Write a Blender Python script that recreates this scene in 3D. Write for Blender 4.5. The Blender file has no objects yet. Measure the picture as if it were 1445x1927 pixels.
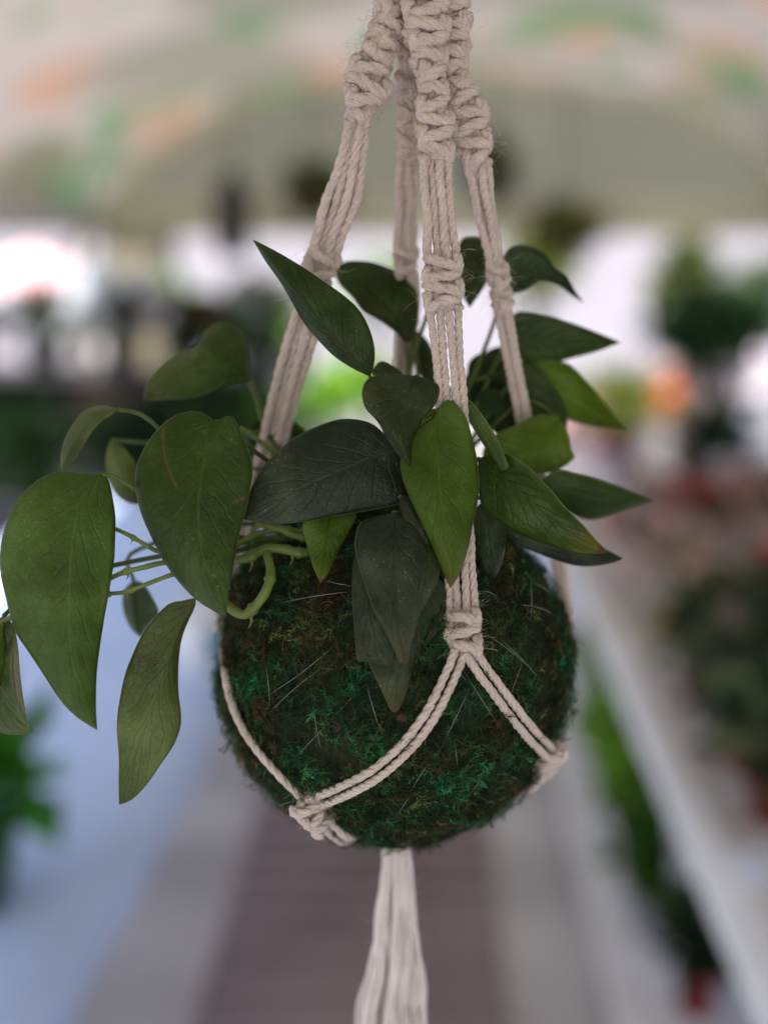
import bpy, math, random
import numpy as np
from mathutils import Vector, Matrix, noise

random.seed(7)
rng = np.random.default_rng(11)
R = math.radians
SC = bpy.context.scene
COL = SC.collection

# ------------------------------------------------------------------ camera
FPX, CX, CY = 2570.0, 722.5, 963.5            # focal length and centre in photo pixels
CAM_LOC = Vector((0.0, 0.0, 1.40))
PITCH, YAW = 11.29, 1.73                      # degrees down / degrees to the left of the aisle
CAM_ROT = Matrix.Rotation(R(YAW), 3, 'Z') @ Matrix.Rotation(R(90 - PITCH), 3, 'X')
D0 = 0.645                                    # distance of the moss ball
U = D0 / FPX                                  # metres covered by one photo pixel at the ball
cam = bpy.data.cameras.new('camera')
cam_o = bpy.data.objects.new('camera', cam)
COL.objects.link(cam_o)
cam_o.matrix_world = Matrix.Translation(CAM_LOC) @ CAM_ROT.to_4x4()
cam.sensor_fit = 'VERTICAL'
cam.sensor_height = 36.0
cam.sensor_width = 27.0
cam.lens = 36.0 * FPX / 1927.0
cam.clip_start, cam.clip_end = 0.02, 500
cam.dof.use_dof = True
cam.dof.focus_distance = D0 - 285 * U
cam.dof.aperture_fstop = 2.35
cam.dof.aperture_blades = 0
SC.camera = cam_o

# ------------------------------------------------------------------ sky, sun, exposure
SUN_EL, SUN_AZ = 52.0, 205.0                  # azimuth: clockwise from +Y
world = bpy.data.worlds.new('World')
SC.world = world
world.use_nodes = True
wn = world.node_tree
wn.nodes.clear()
sky = wn.nodes.new('ShaderNodeTexSky')
sky.sky_type = 'NISHITA'
sky.sun_disc = False
sky.sun_elevation = R(SUN_EL)
sky.sun_rotation = R(SUN_AZ)
sky.air_density, sky.dust_density, sky.ozone_density = 1.0, 2.0, 1.0
bgn = wn.nodes.new('ShaderNodeBackground')
bgn.inputs['Strength'].default_value = 0.15
wo = wn.nodes.new('ShaderNodeOutputWorld')
wn.links.new(sky.outputs[0], bgn.inputs[0])
wn.links.new(bgn.outputs[0], wo.inputs[0])
sl = bpy.data.lights.new('sun', 'SUN')
sl.energy = 4.2
sl.angle = R(0.5)
sl.color = (1.0, 0.95, 0.88)
so = bpy.data.objects.new('sun', sl)
COL.objects.link(so)
sd = Vector((math.sin(R(SUN_AZ)) * math.cos(R(SUN_EL)), math.cos(R(SUN_AZ)) * math.cos(R(SUN_EL)), math.sin(R(SUN_EL))))
so.rotation_euler = sd.to_track_quat('Z', 'Y').to_euler()
so.location = (0, -3, 8)
SC.view_settings.view_transform = 'Standard'
SC.view_settings.look = 'None'
SC.view_settings.gamma = 1.0
SC.view_settings.exposure = 1.5
SC.view_settings.use_curve_mapping = False
SC.cycles.use_denoising = True
SC.cycles.max_bounces = 8
SC.cycles.diffuse_bounces = 5
SC.cycles.glossy_bounces = 3
SC.cycles.transmission_bounces = 6
SC.cycles.sample_clamp_indirect = 6.0
SC.cycles.caustics_reflective = False
SC.cycles.caustics_refractive = False

# ------------------------------------------------------------------ helpers
CR = np.array(CAM_ROT)
CL = np.array(CAM_LOC)
RIGHT, UPV, BACK = CR[:, 0], CR[:, 1], CR[:, 2]   # camera axes in the world


def V(px, py, dz=0.0):
    """a point seen at photo pixel (px, py), dz pixel-units behind the ball's plane"""
    d = D0 + dz * U
    return CL + CR @ np.array([(px - CX) / FPX * d, -(py - CY) / FPX * d, -d])


def at(px, py, d):
    return CL + CR @ np.array([(px - CX) / FPX * d, -(py - CY) / FPX * d, -d])


def on(px, py, z):
    """where the ray through a photo pixel meets the level z"""
    r = CR @ np.array([(px - CX) / FPX, -(py - CY) / FPX, -1.0])
    t = (z - CL[2]) / r[2]
    return CL + r * t


def unit(v):
    v = np.asarray(v, float)
    return v / max(np.linalg.norm(v), 1e-9)


def resample(pts, n):
    """smooth (Catmull-Rom) curve through pts, n points evenly spaced"""
    p = np.asarray(pts, float)
    if len(p) == 2:
        t = np.linspace(0, 1, n)[:, None]
        return p[0] * (1 - t) + p[1] * t
    q = np.vstack([2 * p[0] - p[1], p, 2 * p[-1] - p[-2]])
    out = []
    for i in range(1, len(q) - 2):
        t = np.linspace(0, 1, 24, endpoint=False)[:, None]
        a, b, c, d = q[i - 1], q[i], q[i + 1], q[i + 2]
        out.append(0.5 * (2 * b + (c - a) * t + (2 * a - 5 * b + 4 * c - d) * t ** 2 + (3 * b - a - 3 * c + d) * t ** 3))
    o = np.vstack(out + [p[-1:]])
    s = np.concatenate([[0], np.cumsum(np.linalg.norm(np.diff(o, axis=0), axis=1))])
    tt = np.linspace(0, s[-1], n)
    return np.stack([np.interp(tt, s, o[:, k]) for k in range(o.shape[1])], 1)


class MB:
    """collects vertices and faces, builds ONE mesh object"""
    def __init__(self):
        self.v, self.f, self.c, self.n = [], [], [], 0

    def add(self, verts, faces, color=None):
        verts = np.asarray(verts, float)
        self.v.append(verts)
        self.f += [tuple(i + self.n for i in fc) for fc in faces]
        if color is not None:
            self.c.append(np.broadcast_to(np.asarray(color, float), (len(verts), 3)))
        self.n += len(verts)

    def box(self, lo, hi, color=None):
        x0, y0, z0 = lo
        x1, y1, z1 = hi
        v = [(x0, y0, z0), (x1, y0, z0), (x1, y1, z0), (x0, y1, z0), (x0, y0, z1), (x1, y0, z1), (x1, y1, z1), (x0, y1, z1)]
        self.add(v, [(0, 3, 2, 1), (4, 5, 6, 7), (0, 1, 5, 4), (1, 2, 6, 5), (2, 3, 7, 6), (3, 0, 4, 7)], color)

    def tube(self, pts, rad, sides=8, color=None, cap=True):
        p = np.asarray(pts, float)
        n = len(p)
        rad = np.broadcast_to(np.asarray(rad, float), (n,))
        T, N, B = frames(p)
        a = np.linspace(0, 2 * math.pi, sides, endpoint=False)
        ring = N[:, None, :] * np.cos(a)[None, :, None] + B[:, None, :] * np.sin(a)[None, :, None]
        v = (p[:, None, :] + ring * rad[:, None, None]).reshape(-1, 3)
        f = []
        for i in range(n - 1):
            for k in range(sides):
                k2 = (k + 1) % sides
                f.append((i * sides + k, i * sides + k2, (i + 1) * sides + k2, (i + 1) * sides + k))
        if cap:
            f.append(tuple(range(sides - 1, -1, -1)))
            f.append(tuple((n - 1) * sides + k for k in range(sides)))
        self.add(v, f, color)

    def lathe(self, prof, centre, sides=28, color=None):
        c = np.asarray(centre, float)
        a = np.linspace(0, 2 * math.pi, sides, endpoint=False)
        v = []
        for r, z in prof:
            v.append(np.stack([c[0] + r * np.cos(a), c[1] + r * np.sin(a), np.full(sides, c[2] + z)], 1))
        f = []
        for i in range(len(prof) - 1):
            for k in range(sides):
                k2 = (k + 1) % sides
                f.append((i * sides + k, i * sides + k2, (i + 1) * sides + k2, (i + 1) * sides + k))
        self.add(np.vstack(v), f, color)

    def build(self, name, mat, parent=None, smooth=True):
        me = bpy.data.meshes.new(name)
        v = np.vstack(self.v)
        me.from_pydata(v.tolist(), [], self.f)
        if smooth:
            me.polygons.foreach_set('use_smooth', np.ones(len(me.polygons), dtype=bool))
        if self.c:
            at_ = me.color_attributes.new('tint', 'FLOAT_COLOR', 'POINT')
            cc = np.ones((len(v), 4))
            cc[:, :3] = np.vstack(self.c)
            at_.data.foreach_set('color', cc.ravel())
        me.update()
        if mat is not None:
            me.materials.append(mat)
        o = bpy.data.objects.new(name, me)
        COL.objects.link(o)
        if parent is not None:
            put(o, parent)
        return o


def put(o, parent):
    """parent o and keep it where its world-space mesh says"""
    o.parent = parent
    w = parent.matrix_world if parent.parent is None else parent.parent.matrix_basis @ parent.matrix_basis
    o.matrix_parent_inverse = Matrix.Identity(4)
    if o.type == 'MESH' and not o.get('_local'):
        base = Vector(parent_world(parent))
        o.data.transform(Matrix.Translation(-base))
    return o


def parent_world(p):
    loc = Vector((0, 0, 0))
    while p is not None:
        loc += p.location
        p = p.parent
    return loc


def frames(p):
    n = len(p)
    T = np.gradient(p, axis=0)
    T /= np.maximum(np.linalg.norm(T, axis=1, keepdims=True), 1e-12)
    N = np.zeros_like(p)
    h = np.array([0.0, 0, 1]) if abs(T[0][2]) < 0.9 else np.array([1.0, 0, 0])
    N[0] = unit(np.cross(h, T[0]))
    for i in range(1, n):
        x = N[i - 1] - T[i] * np.dot(N[i - 1], T[i])
        N[i] = unit(x)
    return T, N, np.cross(T, N)


def thing(name, label, cat, loc=(0, 0, 0), group=None):
    o = bpy.data.objects.new(name, None)
    COL.objects.link(o)
    o.location = loc
    o.empty_display_size = 0.05
    return tag(o, label, cat, group)


def tag(o, label, cat, group=None, kind=None):
    o['label'], o['category'] = label, cat
    if group:
        o['group'] = group
    if kind:
        o['kind'] = kind
    return o


def struct(o):
    o['kind'] = 'structure'
    return o


# ------------------------------------------------------------------ materials
def mat(name, color=(0.5, 0.5, 0.5), rough=0.7, spec=0.3, var=0.15, scale=20.0, bump=0.0, bscale=200.0,
        transl=0.0, tcol=None, attr=False, sheen=0.0):
    m = bpy.data.materials.new(name)
    m.use_nodes = True
    t = m.node_tree
    t.nodes.clear()
    out = t.nodes.new('ShaderNodeOutputMaterial')
    b = t.nodes.new('ShaderNodeBsdfPrincipled')
    b.inputs['Roughness'].default_value = rough
    b.inputs['Specular IOR Level'].default_value = spec
    b.inputs['Sheen Weight'].default_value = sheen
    co = t.nodes.new('ShaderNodeTexCoord')
    nz = t.nodes.new('ShaderNodeTexNoise')
    nz.inputs['Scale'].default_value = scale
    nz.inputs['Detail'].default_value = 5
    t.links.new(co.outputs['Object'], nz.inputs['Vector'])
    mr = t.nodes.new('ShaderNodeMapRange')
    mr.inputs['From Min'].default_value, mr.inputs['From Max'].default_value = 0.3, 0.7
    mr.inputs['To Min'].default_value, mr.inputs['To Max'].default_value = 1 - var, 1 + var
    t.links.new(nz.outputs['Fac'], mr.inputs['Value'])
    mu = t.nodes.new('ShaderNodeVectorMath')
    mu.operation = 'SCALE'
    if attr:
        a = t.nodes.new('ShaderNodeAttribute')
        a.attribute_name = 'tint'
        t.links.new(a.outputs['Color'], mu.inputs[0])
    else:
        mu.inputs[0].default_value = color
    t.links.new(mr.outputs[0], mu.inputs['Scale'])
    t.links.new(mu.outputs[0], b.inputs['Base Color'])
    if bump > 0:
        n2 = t.nodes.new('ShaderNodeTexNoise')
        n2.inputs['Scale'].default_value = bscale
        n2.inputs['Detail'].default_value = 4
        t.links.new(co.outputs['Object'], n2.inputs['Vector'])
        bp = t.nodes.new('ShaderNodeBump')
        bp.inputs['Strength'].default_value = bump
        bp.inputs['Distance'].default_value = 0.002
        t.links.new(n2.outputs['Fac'], bp.inputs['Height'])
        t.links.new(bp.outputs[0], b.inputs['Normal'])
    last = b.outputs[0]
    if transl > 0:
        tr = t.nodes.new('ShaderNodeBsdfTranslucent')
        if tcol is None:
            t.links.new(mu.outputs[0], tr.inputs['Color'])
        else:
            tr.inputs['Color'].default_value = (*tcol, 1)
        mx = t.nodes.new('ShaderNodeMixShader')
        mx.inputs[0].default_value = transl
        t.links.new(last, mx.inputs[1])
        t.links.new(tr.outputs[0], mx.inputs[2])
        last = mx.outputs[0]
    t.links.new(last, out.inputs['Surface'])
    m['mul'] = 0
    return m


def floral_fabric():
    """cream tent fabric printed with sage leaves, green and peach flowers"""
    m = mat('floral_fabric', (0.3, 0.27, 0.23), 0.9, 0.1, 0.05, 3.0, transl=0.5)
    t = m.node_tree
    co = t.nodes.new('ShaderNodeTexCoord')
    warp = t.nodes.new('ShaderNodeTexNoise')
    warp.inputs['Scale'].default_value = 2.2
    t.links.new(co.outputs['Object'], warp.inputs['Vector'])
    mixv = t.nodes.new('ShaderNodeVectorMath')
    mixv.operation = 'MULTIPLY_ADD'
    mixv.inputs[1].default_value = (0.5, 0.5, 0.5)
    t.links.new(warp.outputs['Color'], mixv.inputs[0])
    t.links.new(co.outputs['Object'], mixv.inputs[2])
    cols = None
    specs = [(1.5, 0.30, (0.12, 0.12, 0.08)), (2.0, 0.27, (0.27, 0.165, 0.115)), (2.6, 0.26, (0.06, 0.14, 0.06)), (1.2, 0.24, (0.15, 0.14, 0.11))]
    prev = (0.25, 0.218, 0.195, 1)
    src = None
    for i, (s, th, c) in enumerate(specs):
        vo = t.nodes.new('ShaderNodeTexVoronoi')
        vo.inputs['Scale'].default_value = s
        mp = t.nodes.new('ShaderNodeMapping')
        mp.inputs['Location'].default_value = (i * 3.7, i * 1.3, i * 5.1)
        mp.inputs['Scale'].default_value = (1.0, 0.55, 1.3)
        t.links.new(mixv.outputs[0], mp.inputs['Vector'])
        t.links.new(mp.outputs[0], vo.inputs['Vector'])
        ra = t.nodes.new('ShaderNodeMapRange')
        ra.inputs['From Min'].default_value, ra.inputs['From Max'].default_value = th, th + 0.2
        ra.inputs['To Min'].default_value, ra.inputs['To Max'].default_value = 1.0, 0.0
        t.links.new(vo.outputs['Distance'], ra.inputs['Value'])
        mx = t.nodes.new('ShaderNodeMix')
        mx.data_type = 'RGBA'
        t.links.new(ra.outputs[0], mx.inputs['Factor'])
        if src is None:
            mx.inputs['A'].default_value = prev
        else:
            t.links.new(src, mx.inputs['A'])
        mx.inputs['B'].default_value = (*c, 1)
        src = mx.outputs['Result']
    b = next(n for n in t.nodes if n.type == 'BSDF_PRINCIPLED')
    tr = next(n for n in t.nodes if n.type == 'BSDF_TRANSLUCENT')
    t.links.new(src, b.inputs['Base Color'])
    t.links.new(src, tr.inputs['Color'])
    return m


def leaf_material():
    m = bpy.data.materials.new('leaf')
    m.use_nodes = True
    t = m.node_tree
    t.nodes.clear()
    N, Lk = t.nodes.new, t.links.new

    def math_(op, a, b=None, clamp=False):
        n = N('ShaderNodeMath')
        n.operation = op
        n.use_clamp = clamp
        for i, x in enumerate((a, b)):
            if x is None:
                continue
            if isinstance(x, (int, float)):
                n.inputs[i].default_value = x
            else:
                Lk(x, n.inputs[i])
        return n.outputs[0]

    def ramp(x, a, b, c=0.0, d=1.0):
        n = N('ShaderNodeMapRange')
        n.inputs['From Min'].default_value, n.inputs['From Max'].default_value = a, b
        n.inputs['To Min'].default_value, n.inputs['To Max'].default_value = c, d
        Lk(x, n.inputs['Value'])
        return n.outputs[0]

    def mixc(f, a, b):
        n = N('ShaderNodeMix')
        n.data_type = 'RGBA'
        if isinstance(f, (int, float)):
            n.inputs['Factor'].default_value = f
        else:
            Lk(f, n.inputs['Factor'])
        for k, x in (('A', a), ('B', b)):
            if isinstance(x, tuple):
                n.inputs[k].default_value = (*x, 1)
            else:
                Lk(x, n.inputs[k])
        return n.outputs['Result']

    uv = N('ShaderNodeUVMap')
    uv.uv_map = 'UVMap'
    sp = N('ShaderNodeSeparateXYZ')
    Lk(uv.outputs[0], sp.inputs[0])
    u, v = sp.outputs[0], sp.outputs[1]
    co = N('ShaderNodeTexCoord')
    oi = N('ShaderNodeObjectInfo')
    across = math_('ABSOLUTE', math_('SUBTRACT', u, 0.5))           # 0 midrib .. 0.5 edge
    nz = N('ShaderNodeTexNoise')
    nz.inputs['Scale'].default_value = 60
    nz.inputs['Detail'].default_value = 6
    Lk(co.outputs['Object'], nz.inputs['Vector'])
    wob = math_('MULTIPLY', math_('SUBTRACT', nz.outputs['Fac'], 0.5), 1.5)
    side = math_('MULTIPLY', math_('GREATER_THAN', u, 0.5), 0.37)
    ph = math_('ADD', math_('SUBTRACT', math_('MULTIPLY', v, 8.0), math_('MULTIPLY', math_('POWER', across, 0.75), 5.0)), math_('ADD', wob, side))
    fr = math_('ABSOLUTE', math_('SUBTRACT', math_('FRACT', ph), 0.5))  # 0 on a side vein
    vein = ramp(fr, 0.0, 0.10, 1.0, 0.0)
    vein = math_('MULTIPLY', vein, ramp(across, 0.3, 0.48, 1.0, 0.0))
    rib = ramp(across, 0.006, 0.022, 1.0, 0.0)
    edge = ramp(across, 0.482, 0.496, 0.0, 1.0)
    # fine net of veins
    vo = N('ShaderNodeTexVoronoi')
    vo.feature = 'DISTANCE_TO_EDGE'
    vo.inputs['Scale'].default_value = 330
    Lk(co.outputs['Object'], vo.inputs['Vector'])
    net = ramp(vo.outputs['Distance'], 0.0, 0.12, 1.0, 0.0)
    # blotches
    n2 = N('ShaderNodeTexNoise')
    n2.inputs['Scale'].default_value = 28
    n2.inputs['Detail'].default_value = 7
    n2.inputs['Roughness'].default_value = 0.65
    Lk(co.outputs['Object'], n2.inputs['Vector'])
    mot = ramp(n2.outputs['Fac'], 0.3, 0.7, 0.55, 1.45)
    sc = N('ShaderNodeVectorMath')
    sc.operation = 'SCALE'
    Lk(oi.outputs['Color'], sc.inputs[0])
    Lk(mot, sc.inputs['Scale'])
    base = sc.outputs[0]
    light = N('ShaderNodeVectorMath')
    light.operation = 'MULTIPLY_ADD'
    Lk(oi.outputs['Color'], light.inputs[0])
    light.inputs[1].default_value = (1.5, 1.4, 1.4)
    light.inputs[2].default_value = (0.012, 0.014, 0.006)
    dark = N('ShaderNodeVectorMath')
    dark.operation = 'SCALE'
    Lk(oi.outputs['Color'], dark.inputs[0])
    dark.inputs['Scale'].default_value = 0.6
    c = mixc(math_('MULTIPLY', vein, 0.26), base, dark.outputs[0])
    c = mixc(math_('MULTIPLY', net, 0.22), c, dark.outputs[0])
    c = mixc(math_('MULTIPLY', rib, 0.5), c, light.outputs[0])
    c = mixc(math_('MULTIPLY', edge, 0.7), c, (0.16, 0.19, 0.09))
    # dust specks
    n3 = N('ShaderNodeTexNoise')
    n3.inputs['Scale'].default_value = 900
    n3.inputs['Detail'].default_value = 2
    Lk(co.outputs['Object'], n3.inputs['Vector'])
    speck = math_('MULTIPLY', ramp(n3.outputs['Fac'], 0.68, 0.72), ramp(n2.outputs['Fac'], 0.42, 0.6))
    c = mixc(math_('MULTIPLY', speck, 0.7), c, (0.32, 0.34, 0.28))
    # chalky film on some of the surface
    film = math_('MULTIPLY', ramp(n2.outputs['Fac'], 0.48, 0.72), 0.20)
    c = mixc(film, c, (0.25, 0.30, 0.18))
    # yellowed then brown tip where the leaf has one
    tp = N('ShaderNodeAttribute')
    tp.attribute_type = 'OBJECT'
    tp.attribute_name = 'tip_wear'
    tipv = math_('ADD', v, math_('MULTIPLY', wob, 0.05))
    yel = math_('MULTIPLY', ramp(tipv, 0.72, 1.0), tp.outputs['Fac'], True)
    c = mixc(math_('MULTIPLY', yel, 0.8), c, (0.26, 0.22, 0.03))
    brn = math_('MULTIPLY', ramp(tipv, 0.925, 0.95), tp.outputs['Fac'], True)
    c = mixc(brn, c, (0.12, 0.05, 0.03))
    # dry scar lines where the leaf has them
    sa = N('ShaderNodeAttribute')
    sa.attribute_type = 'OBJECT'
    sa.attribute_name = 'scar'
    l1 = math_('ABSOLUTE', math_('SUBTRACT', math_('SUBTRACT', v, 0.27), math_('MULTIPLY', math_('SUBTRACT', u, 0.14), 0.6)))
    l1 = math_('MULTIPLY', ramp(math_('ADD', l1, math_('MULTIPLY', wob, 0.006)), 0.004, 0.011, 1.0, 0.0), math_('MULTIPLY', math_('GREATER_THAN', u, 0.03), math_('LESS_THAN', u, 0.33)))
    l2 = math_('ABSOLUTE', math_('SUBTRACT', v, 0.46))
    l2 = math_('MULTIPLY', ramp(math_('ADD', l2, math_('MULTIPLY', wob, 0.02)), 0.004, 0.014, 1.0, 0.0), math_('GREATER_THAN', u, 0.84))
    scar = math_('MULTIPLY', math_('MAXIMUM', l1, l2), sa.outputs['Fac'], True)
    c = mixc(math_('MULTIPLY', scar, 0.85), c, (0.13, 0.075, 0.03))
    b = N('ShaderNodeBsdfPrincipled')
    Lk(c, b.inputs['Base Color'])
    Lk(ramp(n2.outputs['Fac'], 0.3, 0.75, 0.25, 0.5), b.inputs['Roughness'])
    b.inputs['Specular IOR Level'].default_value = 0.30
    hgt = math_('ADD', math_('MULTIPLY', vein, -0.5), math_('MULTIPLY', rib, -0.6))
    hgt = math_('ADD', hgt, math_('MULTIPLY', net, -0.22))
    n4 = N('ShaderNodeTexNoise')
    n4.inputs['Scale'].default_value = 210
    n4.inputs['Detail'].default_value = 3
    Lk(co.outputs['Object'], n4.inputs['Vector'])
    hgt = math_('ADD', hgt, math_('MULTIPLY', nz.outputs['Fac'], 0.7))
    hgt = math_('ADD', hgt, math_('MULTIPLY', n4.outputs['Fac'], 1.1))
    bp = N('ShaderNodeBump')
    bp.inputs['Strength'].default_value = 0.8
    bp.inputs['Distance'].default_value = 0.0006
    Lk(hgt, bp.inputs['Height'])
    Lk(bp.outputs[0], b.inputs['Normal'])
    tr = N('ShaderNodeBsdfTranslucent')
    tc = N('ShaderNodeVectorMath')
    tc.operation = 'MULTIPLY'
    Lk(c, tc.inputs[0])
    tc.inputs[1].default_value = (2.6, 2.3, 0.7)
    Lk(tc.outputs[0], tr.inputs['Color'])
    mx = N('ShaderNodeMixShader')
    mx.inputs[0].default_value = 0.33
    Lk(b.outputs[0], mx.inputs[1])
    Lk(tr.outputs[0], mx.inputs[2])
    out = N('ShaderNodeOutputMaterial')
    Lk(mx.outputs[0], out.inputs['Surface'])
    return m


M_LEAF = leaf_material()
M_STEM = mat('stem', (0.15, 0.21, 0.045), 0.5, 0.35, 0.25, 90, bump=0.2, bscale=500, transl=0.12)
M_PETIOLE = mat('leaf_stalk', (0.075, 0.115, 0.022), 0.5, 0.35, 0.25, 90, bump=0.2, bscale=500, transl=0.12)
M_CORD = mat('cotton_cord', (0.82, 0.67, 0.585), 0.95, 0.08, 0.08, 140, bump=0.9, bscale=1500, sheen=0.25)
M_TASSEL = mat('cotton_tassel', (0.88, 0.79, 0.74), 0.95, 0.08, 0.10, 60, bump=0.6, bscale=1500, sheen=0.2)
M_MOSS = mat('moss_felt', (0.02, 0.028, 0.014), 0.95, 0.05, 0.5, 120, bump=0.8, bscale=700)
M_FIBRE = mat('moss_fibre', rough=0.8, spec=0.15, var=0.25, scale=150, attr=True, transl=0.15)
M_THREAD = mat('nylon_thread', (0.20, 0.20, 0.20), 0.22, 0.9, 0.2, 60)
M_FOL = mat('foliage', rough=0.5, spec=0.3, var=0.25, scale=9, attr=True, transl=0.3)
M_PAINTS = mat('painted_pot', rough=0.55, spec=0.35, var=0.12, scale=14, attr=True)
M_PAPER = mat('wrapping_paper', rough=0.8, spec=0.2, var=0.15, scale=12, attr=True, transl=0.15)
M_WHITE = mat('white_paint', (0.80, 0.78, 0.80), 0.5, 0.35, 0.07, 6, bump=0.1, bscale=60)
M_GREYTOP = mat('grey_board', (0.56, 0.52, 0.50), 0.6, 0.3, 0.15, 5)
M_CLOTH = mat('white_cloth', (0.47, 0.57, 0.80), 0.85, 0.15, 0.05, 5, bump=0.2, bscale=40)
M_DARKMETAL = mat('dark_metal', (0.03, 0.03, 0.032), 0.5, 0.4, 0.2, 10)
M_SOIL = mat('potting_soil', (0.03, 0.02, 0.014), 0.95, 0.05, 0.4, 60, bump=0.8, bscale=120)
M_FLORAL = floral_fabric()
M_SAGE = mat('sage_fabric', (0.47, 0.45, 0.315), 0.9, 0.1, 0.14, 1.2, transl=0.5)
M_CREAM = mat('cream_fabric', (0.50, 0.48, 0.33), 0.9, 0.1, 0.06, 2.0, transl=0.5)
M_TRIM = mat('cream_trim', (0.80, 0.77, 0.55), 0.9, 0.1, 0.06, 2.0, transl=0.1)
M_PINKBEAM = mat('painted_beam', (0.58, 0.53, 0.50), 0.7, 0.2, 0.08, 4)

# ------------------------------------------------------------------ the setting
gb = MB()
gb.add([(-120, -60, -0.006), (120, -60, -0.006), (120, 200, -0.006), (-120, 200, -0.006)], [(0, 1, 2, 3)])
struct(gb.build('ground', mat('pale_paving', (0.20, 0.19, 0.19), 0.85, 0.2, 0.12, 0.8), smooth=False))


def floor_material():
    m = mat('concrete_floor', (0.56, 0.54, 0.56), 0.55, 0.3, 0.14, 2.5, bump=0.15, bscale=40)
    t = m.node_tree
    co = t.nodes.new('ShaderNodeTexCoord')
    w = t.nodes.new('ShaderNodeTexWave')
    w.bands_direction = 'Y'
    w.inputs['Scale'].default_value = 0.55
    w.inputs['Distortion'].default_value = 1.2
    t.links.new(co.outputs['Object'], w.inputs['Vector'])
    mr = t.nodes.new('ShaderNodeMapRange')
    mr.inputs['To Min'].default_value, mr.inputs['To Max'].default_value = 0.88, 1.12
    t.links.new(w.outputs['Fac'], mr.inputs['Value'])
    b = next(n for n in t.nodes if n.type == 'BSDF_PRINCIPLED')
    old = b.inputs['Base Color'].links[0].from_socket
    s = t.nodes.new('ShaderNodeVectorMath')
    s.operation = 'SCALE'
    t.links.new(old, s.inputs[0])
    t.links.new(mr.outputs[0], s.inputs['Scale'])
    t.links.new(s.outputs[0], b.inputs['Base Color'])
    return m


fb = MB()
fb.add([(-1.6, -2.6, 0), (1.75, -2.6, 0), (1.75, 6.4, 0), (-1.6, 6.4, 0)], [(0, 1, 2, 3)])
struct(fb.build('floor', floor_material(), smooth=False))

# ribbed runner down the aisle: every rib real
xl, xr = on(425, 1720, 0.012)[0], on(935, 1720, 0.012)[0]
rb = MB()
rv, rf = [], []
ys = np.arange(-1.5, 5.6, 0.014)
zz = np.where(np.arange(len(ys)) % 2 == 0, 0.008, 0.013)
for y, z in zip(ys, zz):
    rv += [(xl, y, z), (xr, y, z)]
for i in range(len(ys) - 1):
    rf.append((2 * i, 2 * i + 1, 2 * i + 3, 2 * i + 2))
rb.add(rv, rf)
mrun = mat('woven_runner', (0.28, 0.225, 0.245), 0.85, 0.15, 0.18, 3.0, bump=0.3, bscale=90)
t_ = mrun.node_tree
w_ = t_.nodes.new('ShaderNodeTexWave')
w_.bands_direction = 'Y'
w_.inputs['Scale'].default_value = 2.6
w_.inputs['Distortion'].default_value = 0.4
c_ = t_.nodes.new('ShaderNodeTexCoord')
t_.links.new(c_.outputs['Object'], w_.inputs['Vector'])
r_ = t_.nodes.new('ShaderNodeMapRange')
r_.inputs['To Min'].default_value, r_.inputs['To Max'].default_value = 0.72, 1.25
t_.links.new(w_.outputs['Fac'], r_.inputs['Value'])
p_ = next(n for n in t_.nodes if n.type == 'BSDF_PRINCIPLED')
v_ = t_.nodes.new('ShaderNodeVectorMath')
v_.operation = 'SCALE'
t_.links.new(p_.inputs['Base Color'].links[0].from_socket, v_.inputs[0])
t_.links.new(r_.outputs[0], v_.inputs['Scale'])
t_.links.new(v_.outputs[0], p_.inputs['Base Color'])
runner = tag(rb.build('floor_runner', mrun, smooth=False), 'dark mauve brown ribbed runner down the middle of the floor under the moss ball', 'runner')

# ---- tent: barrel vault of printed fabric, sage end panel, beams and posts
TCX, TW, TZ, TH = 0.10, 1.50, 1.50, 0.60
tent = thing('fabric_tent', 'arched tent of floral printed fabric with a sage end panel above the aisle', 'tent', (TCX, 2, 0))


def arch(a, w=TW, h=TH):
    return TCX + w * math.cos(a), TZ + h * math.sin(a)


vb = MB()
na, ny = 48, 60
vv = []
for j in range(ny + 1):
    y = -2.5 + 8.5 * j / ny
    for i in range(na + 1):
        a = math.pi * i / na
        x, z = arch(a)
        z += -0.012 * math.cos(y * 4.2) * math.sin(a) + 0.01 * noise.noise(Vector((x * 2, y * 2, 0)))
        vv.append((x, y, z))
ff = [(j * (na + 1) + i, j * (na + 1) + i + 1, (j + 1) * (na + 1) + i + 1, (j + 1) * (na + 1) + i) for j in range(ny) for i in range(na)]
vb.add(vv, ff)
vb.build('roof_fabric', M_FLORAL, tent)
eb = MB()
ne = 40
ev, ef = [], []
for i in range(ne + 1):
    a = math.pi * i / ne
    x, z = arch(a, TW * 0.985, TH * 0.975)
    ev += [(x, 6.0 + 0.01 * math.sin(i * 1.7), z), (x, 6.0, 1.585)]
for i in range(ne):
    if ev[2 * i][2] > 1.6 or ev[2 * i + 2][2] > 1.6:
        ef.append((2 * i, 2 * i + 1, 2 * i + 3, 2 * i + 2))
eb.add(ev, ef)
eb.build('end_panel', M_SAGE, tent)
tb = MB()
tv = []
for i in range(61):
    for sc_ in (0.985, 0.90):
        x, z = arch(math.pi * i / 60, TW * sc_, TH * sc_)
        tv.append((x, 5.96 + 0.004 * math.sin(i * 0.9), z))
tb.add(tv, [(2 * i, 2 * i + 2, 2 * i + 3, 2 * i + 1) for i in range(60)])
tb.build('trim', M_TRIM, tent)
cb = MB()
cb.box((TCX - TW, 5.96, 1.415), (TCX + TW, 6.03, 1.582))
cb.build('valance', M_TRIM, tent, smooth=False)
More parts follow.
